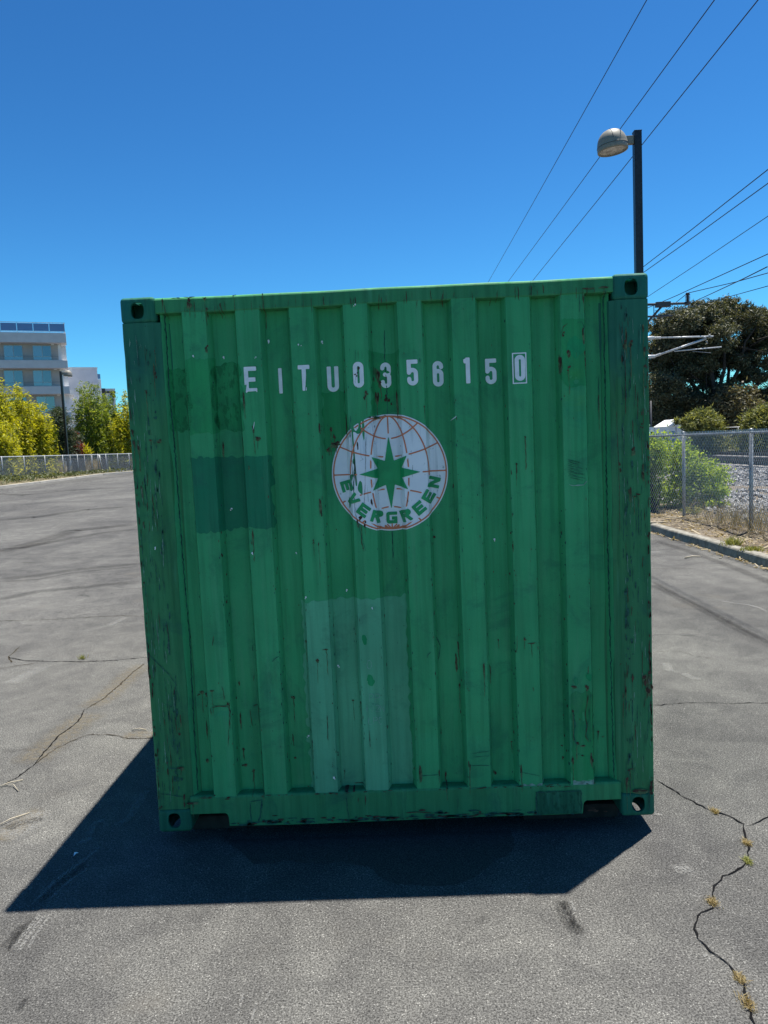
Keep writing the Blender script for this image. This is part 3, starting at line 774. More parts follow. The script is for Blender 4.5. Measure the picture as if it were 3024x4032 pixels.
def grid_sd(X, Z):
    u, v = loc(X, Z); t = .0115; r = np.hypot(u, v)
    d = np.abs(r - .968) - t
    g = np.full(u.shape, 9.0)
    g = np.minimum(g, np.abs(v) - t)
    g = np.minimum(g, np.abs(u) - t)
    for a in (.32, .67):
        q = np.sqrt((u / a) ** 2 + (v / .968) ** 2); gr = np.sqrt((u / a ** 2) ** 2 + (v / .968 ** 2) ** 2) / np.maximum(q, 1e-6)
        g = np.minimum(g, np.abs(q - 1) / np.maximum(gr, 1e-3) - t)
    for c, s in ((.275, .29), (.585, .95)):
        for sg in (1, -1): g = np.minimum(g, np.abs(sg * v - (c + s * u ** 2)) / np.sqrt(1 + (2 * s * u) ** 2) - t)
    ang = np.degrees(np.arctan2(u, -v))
    g = np.maximum(g, .035 - sd_poly(u, v, STAR))                       # clear margin round the star
    text = np.maximum(np.maximum(.635 - r, r - .905), np.abs(ang) - 84)
    g = np.maximum(g, -text)
    g = np.maximum(g, r - .975)
    fan = np.full(u.shape, 9.0)
    for a in (-62, -35, 0, 35, 62):
        fan = np.minimum(fan, sd_seg(u, v, 0, -.968, .15 * math.sin(math.radians(a)), -.968 + .10 * math.cos(math.radians(a)), .02))
    return np.maximum(np.minimum(np.minimum(d, g), fan) * LR, CH2(X, Z))
sheet('globe_grid', grid_sd, LX - LR, LX + LR, LZ - LR, LZ + LR, .0030, .0038, M['orange'], disc)
for k, ch in enumerate('EVERGREEN'):
    an = math.radians((k - 4) * 18.9); w = .92
    lh = .205 * LR
    cx = LX + math.sin(an) * .775 * LR; cz = LZ - math.cos(an) * .775 * LR; ca, sa = math.cos(an), math.sin(an)
    def sd(X, Z, ch=ch, cx=cx, cz=cz, ca=ca, sa=sa, w=w):
        U = ((X - cx) * ca + (Z - cz) * sa) / lh + w / 2; Vv = (-(X - cx) * sa + (Z - cz) * ca) / lh + .5
        return np.maximum(sd_glyph(U, Vv, ch, w, .27) * lh, CH2(X, Z))
    sheet('logo_letter', sd, cx - .045, cx + .045, cz - .045, cz + .045, .0026, .0050, M['logo_green'], disc)

# repainted patches
def patch(fr, x0, x1, y0, y1, mt, seed, off=.0013, amp=.004, cell=.011):
    a = face(fr, x0, y1); b = face(fr, x1, y0)
    if mt == 'spray':
        cx, cz, rx, rz = (a[0] + b[0]) / 2, (a[1] + b[1]) / 2, (b[0] - a[0]) / 2, (b[1] - a[1]) / 2
        return sheet('paint_patch', lambda X, Z: (np.hypot((X - cx) / rx, (Z - cz) / rz) - .9 + .12 * noise1(np.arctan2(Z - cz, X - cx) * 2 + seed, seed, 4, 1.0)) * min(rx, rz), a[0] - .02, b[0] + .02, a[1] - .02, b[1] + .02, cell * .6, off, M[mt], cont)
    sd = lambda X, Z: np.maximum(np.maximum(a[0] - X + rag(Z, seed, amp * .3), X - b[0] + rag(Z, seed + 1, amp * .3)), np.maximum(a[1] - Z + rag(X, seed + 2, amp), Z - b[1] + rag(X, seed + 3, amp))) + chipf(X, Z, seed + 5, 0, 95) * 1.1
    return sheet('paint_patch', sd, a[0] - .03, b[0] + .03, a[1] - .03, b[1] + .03, cell, off, M[mt], cont)
patch(V4, 640, 1240, 1395, 2000, 'patch_dark', 10)
patch(V4, 445, 595, 690, 1190, 'patch_rough', 20)
patch(V4, 590, 785, 618, 1222, 'patch_mid', 30)
patch(V4, 800, 1005, 660, 1195, 'patch_rough', 40)
patch(V6, 1090, 1655, -225, 935, 'patch_light', 50)
patch(V7, 978, 1112, 328, 850, 'patch_lower', 60, amp=.003)
patch(V7, 985, 1125, 850, 886, 'pale_scrape', 70, amp=.002, cell=.005)
patch(V7, 692, 816, 868, 893, 'pale_scrape', 80, amp=.002, cell=.005)
patch(V5, 655, 850, 430, 1000, 'patch_mid', 90, amp=.006)
patch(V5, 690, 840, 560, 780, 'spray', 100, off=.0022, amp=.008, cell=.008)
patch(V3, 130, 262, 405, 790, 'patch_lower', 110, amp=.006)
patch(V3, 440, 600, 140, 545, 'patch_lower', 120, amp=.005)
patch(V7, 985, 1015, 240, 290, 'spray', 130, off=.0022, amp=.006, cell=.005)
patch(V7, 1060, 1098, 215, 268, 'spray', 140, off=.0022, amp=.006, cell=.005)
patch(V6, 1398, 1424, -20, 60, 'spray', 150, off=.0022, amp=.005, cell=.005)
patch(V6, 1425, 1470, 225, 300, 'spray', 160, off=.0022, amp=.006, cell=.005)
patch(V6, 700, 1659, 1040, 1100, 'patch_lower', 170, off=.0022, amp=.004) if False else None

# rust blisters, scratches, drips, bird droppings: small irregular marks
def fsurf(x, z):
    """front surface of the whole end: wall, posts, header, sill"""
    x = np.asarray(x, float); z = np.asarray(z, float); y = surf(x, z)
    y = np.where(np.abs(x) > 1.045, .0015, y); y = np.where((z > 2.505) & (np.abs(x) < 1.06), .0062, y)
    y = np.where((z < .18) & (np.abs(x) < 1.06), .0045, y); return y
class Marks:
    def __init__(s): s.v = []; s.f = []
    def blob(s, x, z, w, h, off, r, n=9, tilt=0.0):
        o = len(s.v); ca, sa = math.cos(tilt), math.sin(tilt)
        ph = [r.uniform(.55, 1.15) for _ in range(n)]
        for k in range(n):
            a = 2 * math.pi * k / n; u = w / 2 * ph[k] * math.cos(a); q = h / 2 * ph[k] * math.sin(a)
            X = min(1.2095, max(-1.2095, x + u * ca - q * sa)); Z = z + u * sa + q * ca; s.v.append((X, float(fsurf(X, Z)) - off, Z))
        s.v.append((x, float(fsurf(x, z)) - off, z))
        for k in range(n): s.f.append((o + k, o + (k + 1) % n, o + n))
    def line(s, pts, w, off, r):
        o = len(s.v); P = []
        for a, b in zip(pts[:-1], pts[1:]):
            n = max(1, int(math.hypot(b[0] - a[0], b[1] - a[1]) / .012))
            for k in range(n): P.append((a[0] + (b[0] - a[0]) * k / n, a[1] + (b[1] - a[1]) * k / n))
        P.append(pts[-1]); P = np.array(P)
        if len(P) < 2: return
        d = np.gradient(P, axis=0); d /= np.linalg.norm(d, axis=1)[:, None] + 1e-9
        for i, q in enumerate(P):
            ww = w / 2 * r.uniform(.35, 1.2) * (.4 if i in (0, len(P) - 1) else 1); jx = r.normal(0, w * .25)
            for sg in (-1, 1):
                X = min(1.2095, max(-1.2095, q[0] - d[i, 1] * ww * sg + jx)); Z = q[1] + d[i, 0] * ww * sg; s.v.append((X, float(fsurf(X, Z)) - off, Z))
            if i: k = o + 2 * i; s.f.append((k - 2, k - 1, k + 1, k))
    def build(s, name, mat): return tag(pydata(name, s.v, s.f, mat, cont), kind='stuff')
r = np.random.default_rng(21)
rustm, scuffm, birdm, chalkm, palem, bleedm = Marks(), Marks(), Marks(), Marks(), Marks(), Marks()
# seams either side
for pts in ([(V4, 405, 275), (V4, 445, 900), (V4, 480, 1300), (V4, 545, 2200), (V6, 372, 0), (V6, 400, 520), (V6, 425, 920)],
            [(V5, 995, 215), (V5, 1005, 700), (V5, 1020, 1500), (V5, 1030, 2200), (V7, 1205, 0), (V7, 1215, 450), (V7, 1225, 840)],
            [(V3, 520, 0), (V3, 522, 200), (V3, 535, 380), (V3, 541, 550)], [(V3, 570, 1310), (V3, 578, 1490)]):
    scuffm.line([face(fr, x, y, .055) for fr, x, y in pts], .0042, .0030, r)
# measured rust
for fr, x, y, w, h in [(V4,735,545,.013,.022),(V4,333,580,.008,.018),(V4,325,700,.006,.05),(V4,335,755,.010,.04),(V4,265,895,.010,.018),(V4,570,930,.014,.02),(V4,365,1275,.02,.014),(V4,300,1272,.012,.008),
    (V4,1142,1258,.02,.014),(V4,1032,950,.008,.05),(V4,845,1330,.008,.07),(V4,1018,1300,.007,.06),(V4,232,1660,.008,.05),(V4,245,1940,.01,.03),(V4,165,1300,.012,.06),(V4,205,1320,.010,.05),(V4,1100,2010,.007,.04),(V4,1580,2085,.008,.016),(V4,1070,1490,.006,.012),(V4,1105,1180,.007,.03),
    (V3,345,770,.014,.05),(V3,330,900,.007,.12),(V3,400,405,.015,.018),(V3,390,450,.012,.03),(V3,478,270,.012,.05),(V3,492,340,.014,.03),(V3,530,430,.02,.04),(V3,470,420,.014,.05),(V3,560,470,.02,.03),(V3,360,240,.018,.02),(V3,335,290,.02,.016),(V3,452,300,.010,.07),(V3,606,470,.008,.09),
    (V3,200,740,.05,.02),(V3,270,600,.008,.12),(V3,150,780,.018,.016),(V3,165,640,.012,.016),(V3,95,620,.006,.05),(V3,190,690,.01,.03),(V3,450,565,.05,.012),(V3,530,565,.03,.012),(V3,370,1230,.025,.03),(V3,350,1250,.012,.03),(V3,395,1265,.012,.03),(V3,437,1115,.014,.035),(V3,92,1395,.007,.016),(V3,65,1388,.007,.01),(V3,850,1355,.014,.012),(V3,1380,872,.006,.008),(V3,672,1110,.006,.01),(V3,105,1140,.010,.05),(V3,1358,1400,.004,.04),(V3,780,495,.006,.008),
    (V6,1132,145,.014,.016),(V6,432,355,.014,.016),(V6,462,368,.014,.016),(V6,410,375,.010,.014),(V6,508,325,.016,.008),(V6,605,395,.014,.03),(V6,690,790,.022,.014),(V6,742,825,.012,.014),(V6,682,695,.010,.014),(V6,992,748,.014,.008),(V6,980,640,.007,.05),(V6,1100,630,.010,.05),(V6,795,700,.008,.03),(V6,665,520,.006,.05),(V6,655,300,.008,.02),(V6,465,765,.012,.016),(V6,460,560,.006,.06),(V6,770,435,.03,.005),(V6,980,385,.014,.012),(V6,1185,82,.018,.005),(V6,1058,45,.012,.012),(V6,1340,405,.012,.006),(V6,1388,405,.006,.012),(V6,1380,900,.04,.005),(V6,1290,830,.005,.012),(V6,1104,825,.007,.012),(V6,806,830,.006,.014),(V6,318,555,.010,.03),(V6,325,480,.004,.06),(V6,130,175,.014,.08),(V6,395,985,.05,.012),(V6,250,770,.010,.05),(V6,330,780,.03,.012),(V6,345,940,.012,.06),
    (V7,1335,240,.012,.06),(V7,1420,240,.035,.05),(V7,1430,310,.03,.05),(V7,1440,870,.03,.06),(V7,1385,910,.06,.02),(V7,1280,400,.006,.07),(V7,1295,310,.006,.05),(V7,1300,850,.012,.05),(V7,1320,790,.03,.008),(V7,985,460,.012,.03),(V7,1070,300,.016,.03),(V7,995,300,.02,.014),(V7,940,748,.008,.014),(V7,935,675,.008,.008),(V7,1155,592,.008,.014),(V7,1183,625,.010,.008),(V7,1110,560,.008,.06),(V7,680,790,.008,.05),(V7,375,790,.008,.06),(V7,82,800,.012,.05),(V7,195,805,.008,.03),(V7,235,860,.010,.04),(V7,533,850,.010,.04),(V7,630,650,.010,.012),(V7,460,190,.006,.06),(V7,320,310,.006,.02),(V7,312,80,.006,.05),(V7,300,170,.012,.05),(V7,700,20,.012,.012),(V7,740,45,.03,.006),(V7,505,205,.006,.014),(V7,555,45,.010,.012),(V7,1095,720,.012,.05),(V7,1010,640,.025,.010),(V7,1045,650,.02,.008),(V7,1035,710,.02,.008),(V7,985,730,.010,.03),
    (V5,660,560,.012,.03),(V5,835,560,.012,.05),(V5,850,780,.008,.05),(V5,645,800,.010,.06),(V5,710,850,.014,.02),(V5,710,720,.014,.025),(V5,830,240,.006,.04),(V5,1170,650,.02,.03),(V5,1215,640,.018,.02),(V5,1325,830,.014,.02),(V5,1330,690,.008,.05),(V5,1320,500,.008,.03),(V5,1180,550,.006,.06),(V5,1310,1330,.012,.02),(V5,1320,1200,.010,.04),(V5,1240,1530,.016,.03),(V5,1135,1660,.010,.03),(V5,1215,1870,.014,.05),(V5,1280,1890,.02,.014),(V5,1320,1700,.012,.05),(V5,985,1100,.004,.06),(V5,1250,1900,.01,.01),(V5,870,185,.04,.006),(V5,1000,175,.04,.006),(V5,350,1410,.006,.008),(V5,278,1635,.007,.008),
    (V4,720,155,.012,.012),(V4,740,235,.008,.012),(V4,600,200,.018,.03),(V4,955,140,.016,.008),(V4,1180,130,.012,.02),(V4,390,170,.006,.03),(V4,845,205,.006,.012),(V4,480,155,.04,.005),(V4,590,150,.05,.005)]:
    x, z = face(fr, x, y, .02)
    for _ in range(3): rustm.blob(x + r.normal(0, w * .3), z + r.normal(0, h * .3), w * r.uniform(.35, .8), h * r.uniform(.35, .8), .0034 + r.uniform(0, .0008), r)
    if r.random() < .35: rustm.line([(x, z), (x + r.normal(0, .004), z - r.uniform(.02, .07))], .0025, .0030, r)
    if r.random() < .6: bleedm.blob(x, z - h * .3, w * r.uniform(1.1, 1.6), h * r.uniform(1.1, 1.7), .0024, r, 11)
    if r.random() < .5: bleedm.line([(x, z), (x + r.normal(0, .002), z - r.uniform(.04, .16))], r.uniform(.002, .005), .0022, r)
# random fine chips along panel edges
for _ in range(620):
    c = RAISED[r.integers(0, 8)] + r.choice([-.055, .055, -.066, .066]) + r.normal(0, .006)
    z = .17 + 2.3 * r.beta(1.0, 1.5) if r.random() < .7 else r.uniform(.2, 2.5)
    (rustm if r.random() < .5 else scuffm).blob(c, z, r.uniform(.0015, .005), r.uniform(.004, .022), .0026, r, 6)
for _ in range(260):
    x = r.uniform(-1.0, 1.0); z = r.uniform(.2, 2.5); (rustm if r.random() < .4 else scuffm).blob(x, z, r.uniform(.0015, .004), r.uniform(.002, .012), .0026, r, 6)
# post scrapes: long vertical gouges
for sx in (-1, 1):
    for _ in range(150):
        x = sx * r.uniform(1.08, 1.205); z = r.uniform(.15, 2.42); L = r.gamma(1.6, .035)
        mk = scuffm if r.random() < .75 else rustm
        mk.line([(x, z), (x + r.normal(0, .003), z - L)], r.uniform(.0012, .004), .0032, r)
    for _ in range(70):
        x = sx * r.uniform(1.09, 1.20); z = r.uniform(.15, 2.42); palem.line([(x, z), (x + r.normal(0, .002), z - r.gamma(1.5, .03))], r.uniform(.001, .003), .0036, r)
for sx in (-1, 1):
    for _ in range(70):
        z = .12 + 2.3 * r.beta(1.0, 1.6); rustm.blob(sx * (1.208 - abs(r.normal(0, .006))), z, r.uniform(.003, .009), r.gamma(1.5, .016), .0030, r, 7)
    for _ in range(60):
        z = r.uniform(.12, 2.46); scuffm.blob(sx * (1.085 + abs(r.normal(0, .02))), z, r.uniform(.004, .012), r.gamma(1.5, .02), .0030, r, 7)
for _ in range(60):
    x = r.uniform(-1.04, 1.04); rustm.line([(x, 2.512 + r.uniform(0, .05)), (x + r.normal(0, .003), 2.512 - r.uniform(-.01, .03))], r.uniform(.001, .004), .0030, r)
    x = r.uniform(-.85, 1.0); rustm.blob(x, .03 + abs(r.normal(0, .012)), r.uniform(.006, .05), r.uniform(.004, .012), .0030, r, 8)
    x = r.uniform(-1.0, 1.0); rustm.blob(x, .172 + r.normal(0, .004), r.uniform(.004, .03), r.uniform(.003, .008), .0034, r, 7)
for _ in range(90):
    x = r.uniform(-.86, .86); scuffm.blob(x, .026 + abs(r.normal(0, .014)), r.uniform(.01, .09), r.uniform(.004, .018), .0026, r, 9)
for a_, b_ in (((.643, .142), (.860, .142)), ((.643, .142), (.643, .024)), ((.860, .142), (.860, .024))): scuffm.line([a_, b_], .006, .0066, r)
# curved gouges and dent rims
for fr, pts, w in [(V6, [(140,110),(200,170),(260,230),(305,295)], .006), (V6, [(290,300),(315,350),(320,390)], .005), (V6, [(498,430),(540,420),(600,425),(620,450),(612,520),(608,600),(605,655)], .006), (V6, [(498,430),(505,470)], .006), (V6, [(500,400),(530,418),(580,420),(620,400)], .005),
      (V6, [(565,300),(578,330),(580,380)], .005), (V6, [(865,155),(885,135),(905,122)], .006), (V6, [(735,75),(738,110)], .006), (V6, [(518,0),(512,60)], .005), (V6, [(735,985),(738,1040),(745,1110)], .008), (V6, [(808,968),(800,1040),(790,1100)], .012), (V6, [(735,980),(805,968)], .008), (V6, [(1302,950),(1312,1030),(1325,1090)], .006), (V6, [(1345,945),(1330,980)], .004), (V6, [(1415,940),(1418,1000)], .007), (V6, [(1375,955),(1372,985)], .005), (V6, [(205,930),(280,940),(345,950)], .008), (V6, [(240,690),(255,780),(330,785)], .006), (V6, [(1190,470),(1193,540),(1195,620)], .005),(V6, [(1440,560),(1445,660)], .006),(V6,[(745,250),(742,290)],.005),(V6,[(720,460),(735,560)],.004),
      (V7, [(1075,350),(1072,400),(1060,470),(1072,540),(1060,600),(1080,630)], .006), (V7, [(1085,430),(1082,500),(1065,560),(1078,620)], .005), (V7, [(985,440),(998,520),(990,600),(1008,650)], .007), (V7, [(690,810),(740,820),(790,828)], .005), (V7, [(85,830),(140,828),(195,822)], .004), (V7, [(380,770),(440,768),(495,770)], .004), (V7, [(390,700),(440,690),(490,685)], .003), (V7, [(395,720),(450,715),(495,712)], .003), (V7, [(120,130),(128,110),(145,95)], .007), (V7, [(180,20),(205,80),(195,160)], .006), (V7, [(0,1045),(60,1040),(150,1045)], .008), (V7,[(655,0),(655,70),(652,100)],.005), (V7,[(1078,180),(1076,230)],.006),
      (V5, [(650,550),(665,500),(700,475)], .005), (V5, [(780,465),(820,460),(838,500),(830,560)], .006), (V5, [(720,700),(725,735)], .007), (V5, [(770,715),(778,755)], .005), (V5, [(798,230),(800,380)], .004), (V5, [(860,215),(862,260)], .005), (V5, [(410,140),(425,175)], .006), (V5, [(408,175),(435,170)], .005), (V5, [(395,125),(390,210)], .004), (V5, [(720,1748),(780,1760),(830,1775)], .004), (V5, [(1100,1200),(1110,1500),(1120,1700),(1128,2200)], .004), (V5, [(1265,1230),(1280,1330),(1275,1420)], .005), (V5, [(985,900),(980,1190)], .005),
      (V3, [(300,650),(310,900),(330,1200),(400,1440)], .004), (V3, [(400,700),(395,1000),(388,1150)], .003), (V3, [(325,850),(322,1060)], .008), (V3, [(300,560),(292,700)], .005), (V3, [(705,880),(702,960)], .003),(V3,[(365,1350),(388,1440)],.004),(V3,[(330,200),(330,130)],.003),(V3,[(350,195),(350,130)],.003),(V3,[(375,195),(375,130)],.003)]:
    (scuffm if r.random() < .7 else rustm).line([face(fr, x, y, .02) for x, y in pts], w * .6, .0040, r)
for k in range(16):   # rub marks
    y = 1595 + k * 9; scuffm.line([face(V5, 690 + r.uniform(-10, 30), y), face(V5, 830 + r.uniform(-60, 20), y + 25)], .002, .0034, r)
palem.line([face(V5, 705, 1805), face(V5, 735, 1815), face(V5, 830, 1808), face(V5, 858, 1775)], .006, .0038, r)
for x, y in [(420,770),(578,735),(646,746),(694,736),(768,660),(340,1181),(547,1193),(497,1100),(638,1196),(748,1277),(662,1288),(804,1311),(729,1442),(665,1595),(1070,1167),(722,1675),(555,773),(480,770)]:
    a, z = face(DS, x, y, .03); s = r.uniform(.006, .011)
    birdm.blob(a, z, s, s * 1.2, .0042, r); birdm.blob(a + r.normal(0, .004), z - s * .7, s * .6, s * .8, .0046, r)
birdm.line([face(V3, 955, 590), face(V3, 975, 572), face(V3, 988, 562)], .007, .0040, r)
birdm.line([face(V4, 1115, 1130), face(V4, 1112, 1190)], .006, .0040, r)
for tx, x0, y0, dx, hgt in [('Q', 1425, 195, 40, 55), ('PP', 1440, 388, 36, 48), ('FT2N', 1425, 445, 27, 40), ('LPC', 1435, 520, 30, 44)]:
    for k, ch in enumerate(tx):
        for st in glyph(ch, .55, .05):
            chalkm.line([face(V6, x0 + k * dx + u * hgt * .95, y0 - v * hgt) for u, v in st], .0022, .0048, r)
rustm.build('rust_marks', M['rust']); bleedm.build('rust_bleed', M['bleed']); scuffm.build('scuff_marks', M['scuff']); birdm.build('bird_droppings', M['white']); chalkm.build('chalk_writing', M['chalk']); palem.build('pale_scratches', M['pale_scrape'])

# timbers under the corners
for nm, x0, x1, y0, y1, lab in (('timber_block', .60, 1.08, .14, .36, 'dirty timber plank under the right front corner of the green container'),
                           ('timber_block', -1.10, -.66, .16, .38, 'dirty timber plank under the left front corner of the green container'),
                           ('timber_block', -1.19, -.7, 5.7, 5.95, 'dirty timber plank under the left rear corner of the green container'),
                           ('timber_block', .7, 1.19, 5.7, 5.95, 'dirty timber plank under the right rear corner of the green container')):
    tag(box(nm, x0, x1, y0, y1, .0005, H0 - .0005, M['timber'], None, .006), lab, 'timber', 'timbers under the container')

# ------------------------------------------------------------------ lamp posts
def lathe(prof, n=32):
    v = []; f = []
    for rr, z in prof:
        for k in range(n): a = 2 * math.pi * k / n; v.append((rr * math.cos(a), rr * math.sin(a), z))
    for j in range(len(prof) - 1):
        for k in range(n): f.append((j * n + k, j * n + (k + 1) % n, (j + 1) * n + (k + 1) % n, (j + 1) * n + k))
    return v, f
def lamp_post(loc, top, sgn, label, rz=0.0):
    e = empty('lamp_post', loc, rz); tag(e, label, 'lamp post', 'dome lamp posts')
    h = top - loc[2]
    bm = bmesh.new(); bm_box(bm, -.08, .08, -.08, .08, 0, h, .010, 2); from_bm('pole', bm, M['steel_black'], e)
    box('base_plate', -.16, .16, -.16, .16, 0, .03, M['steel_black'], e, .004)
    box('pole_cap', -.083, .083, -.083, .083, h - .012, h + .006, M['steel_black'], e, .003)
    ax = sgn * .08; box('arm', min(ax, sgn * .26), max(ax, sgn * .26), -.05, .05, h - .26, h - .09, M['lamp_grey'], e, .006)
    prof = [(.0005, .245), (.06, .243), (.12, .232), (.18, .210), (.23, .176), (.272, .130), (.300, .075), (.315, .02), (.319, -.03), (.322, -.035), (.323, -.10), (.318, -.122), (.292, -.128), (.286, -.110), (.28, -.05)]
    prof = [(a_, b_ * 1.28 if b_ > 0 else b_ * 1.1) for a_, b_ in prof]
    v, f = lathe(prof); tm = Matrix.Translation((sgn * .535, 0, h - .25)) @ Matrix.Rotation(math.radians(5 * sgn), 4, 'Y')
    d = pydata('dome', [tm @ Vector(q) for q in v], f, M['lamp_grey'], e, True)
    v, f = lathe([(.0005, -.092), (.10, -.094), (.2, -.100), (.287, -.108)]); pydata('lens', [tm @ Vector(q) for q in v], f, M['lens'], d, True)
    v, f = tube_data([tm @ Vector((.324 * math.cos(a), .324 * math.sin(a), -.034)) for a in np.linspace(0, 2 * math.pi, 33)], .004, 6); pydata('seam', v, f, M['steel_black'], d)
    v, f = tube_data([tm @ Vector((sgn * .06 + 0 * t, -math.sqrt(max(0, 1 - (t / .25) ** 2)) * .305, t * 1.28)) for t in np.linspace(.03, .235, 10)], .005, 6); pydata('latch', v, f, M['steel_black'], d)
    return e
q = at(2508, 518, 13.2); lamp_post((q[0], 13.2, .12), q[2], -1, 'tall black square lamp post with grey dome behind the green container')
q = at(*V1(660, 725), 53.0); lamp_post((q[0], 53.0, float(gz(q[0], 53)) + .2), q[2], 1, 'distant black lamp post with grey dome in front of the apartment building')

# ------------------------------------------------------------------ right side: kerb, verge, fence, railway
kerb = empty('kerb', (5.0, 8, 0)); tag(kerb, 'low grey concrete kerb along the right edge of the lot', 'kerb', kind='structure')
def kerb_x(y): return 5.17 - .0155 * (y - 4) - .0042 * np.maximum(0, y - 6.5) ** 2 * .35
joints = [-2.0, 2.4, 7.62, 8.24, 12.6, 17, 21.5]
for a, b in zip(joints[:-1], joints[1:]):
    ys = np.linspace(a + .008, b - .008, max(2, int((b - a) / .3))); v = []; f = []
    prof = [(-.005, -.02), (.012, .118), (.022, .136), (.040, .146), (.155, .148), (.17, .140), (.18, .05), (.18, -.02)]
    for y in ys:
        for dx, z in prof: v.append((float(kerb_x(y)) + dx - 5.0 + float(.003 * math.sin(y * 9)), y - 8, z + .004 * math.sin(y * 2.3)))
    n = len(prof)
    for j in range(len(ys) - 1):
        for k in range(n): f.append((j * n + k, (j + 1) * n + k, (j + 1) * n + (k + 1) % n, j * n + (k + 1) % n))
    f.append(tuple(range(n))[::-1]); f.append(tuple(range((len(ys) - 1) * n, len(ys) * n)))
    o = pydata('kerb_segment', v, f, M['kerb'], kerb)
    bm = bmesh.new(); bm.from_mesh(o.data); bmesh.ops.recalc_face_normals(bm, faces=bm.faces); bm.to_mesh(o.data); bm.free()
def vz(X, Y):
    z = .135 + .03 * np.sin(X * 2.1 + Y * 1.3) * np.clip((X - 5.3) * 2, 0, 1) + .02 * np.sin(X * 5 - Y * 4) * np.clip((X - 5.3) * 2, 0, 1)
    return z + np.clip((X - 6.6) / 4, 0, 1) * .10
xs = np.concatenate([np.linspace(0, 1.6, 12), np.linspace(1.8, 8, 10)]); ys = np.linspace(-2, 75, 160)
X, Y = np.meshgrid(xs, ys); X = X + kerb_x(np.minimum(Y, 21.5)) + .176; Z = vz(X, Y); nx = len(xs)
v = np.stack([X, Y, Z], -1).reshape(-1, 3); f = [(j * nx + i, j * nx + i + 1, (j + 1) * nx + i + 1, (j + 1) * nx + i) for j in range(len(ys) - 1) for i in range(nx - 1)]
verge = tag(pydata('verge', v, f, M['soil'], None, True), 'dusty soil verge strewn with dry litter behind the kerb', 'ground', kind='structure')
def bz(X, Y): return np.interp(X, [9.5, 11.5, 12.8, 17, 17.6, 18, 22, 26, 60], [.16, .26, .42, .42, .36, .42, .42, .15, .15]) + .02 * np.sin(X * 3 + Y * 2)
grid_sheet('track_bed', np.concatenate([np.arange(9.5, 27, .5), [40, 70, 400]]), np.concatenate([np.arange(-5, 80, 2.0), [120, 400]]), bz, M['bed'], label='pale gravel track bed of the railway beyond the chain link fence', cat='ground')

def leaves(name, P, L, Wd, mat, parent=None, droop=.35, seed=0, up=.0, tone=None):
    r = np.random.default_rng(seed); n = len(P)
    d = r.normal(0, 1, (n, 3)); d[:, 2] = d[:, 2] * .8 - droop + up; d /= np.linalg.norm(d, axis=1)[:, None]
    s = np.cross(d, r.normal(0, 1, (n, 3))); s /= np.linalg.norm(s, axis=1)[:, None] + 1e-9
    l = (L * r.uniform(.6, 1.3, n))[:, None]; w = (Wd * r.uniform(.7, 1.3, n))[:, None]
    V = np.stack([P, P + d * l * .45 + s * w / 2, P + d * l, P + d * l * .45 - s * w / 2], 1)
    return quads(name, V, mat, parent, r.uniform(0, 1, n) if tone is None else tone)
def blades(name, B, h, w, mat, parent=None, lean=.35, seed=0, kind=None):
    r = np.random.default_rng(seed); n = len(B); a = r.uniform(0, 6.28, n); hh = h * r.uniform(.4, 1.2, n)
    tip = B + np.stack([np.cos(a) * lean * hh * r.uniform(.2, 1.6, n), np.sin(a) * lean * hh * r.uniform(.2, 1.6, n), hh], 1)
    b = r.uniform(0, 6.28, n); s = np.stack([np.cos(b), np.sin(b), np.zeros(n)], 1) * w / 2
    mid = B * .5 + tip * .5 + np.stack([np.zeros(n), np.zeros(n), hh * .12], 1)
    V = np.concatenate([np.stack([B - s, B + s, mid + s * .8, mid - s * .8], 1), np.stack([mid - s * .8, mid + s * .8, tip + s * .25, tip - s * .25], 1)])
    o = quads(name, V, mat, parent, np.tile(r.uniform(0, 1, n), 2)); 
    if kind: o['kind'] = kind
    return o
# litter on the verge and in the gutter
n = 5200; y = rng.uniform(3, 22, n); x = kerb_x(np.minimum(y, 21.5)) + .19 + rng.beta(1.2, 1.4, n) * 1.9
P = np.stack([x, y, vz(x, y) + .006], 1); a = rng.uniform(0, 6.28, n); l = rng.gamma(2.2, .028, n) + .015
d = np.stack([np.cos(a), np.sin(a), rng.uniform(-.05, .45, n)], 1) * l[:, None]; s = np.stack([-np.sin(a), np.cos(a), rng.uniform(-.5, .5, n)], 1) * rng.uniform(.003, .014, n)[:, None]
tag(quads('dry_litter', np.stack([P - s, P + s, P + d + s, P + d - s], 1), M['straw'], None, rng.uniform(0, 1, n)), 'dry straw and leaf litter scattered over the verge soil', 'litter', kind='stuff')
n = 900; y = rng.uniform(3, 16, n); clump = (np.sin(y * 3.1) + np.sin(y * 7.7 + 1)) * .5
y = y[(clump + rng.normal(0, .6, n)) > 0]; n = len(y); x = kerb_x(y) - np.abs(rng.normal(0, .05, n)) - .01
P = np.stack([x, y, np.full(n, .006)], 1); a = rng.uniform(0, 6.28, n); l = rng.gamma(2.0, .022, n) + .012
d = np.stack([np.cos(a), np.sin(a), rng.uniform(0, .5, n)], 1) * l[:, None]; s = np.stack([-np.sin(a), np.cos(a), rng.uniform(-.6, .6, n)], 1) * rng.uniform(.004, .013, n)[:, None]
tag(quads('gutter_litter', np.stack([P - s, P + s, P + d + s, P + d - s], 1), M['straw'], None, rng.uniform(.3, 1, n)), 'dead leaves gathered in the gutter at the foot of the kerb', 'litter', kind='stuff')
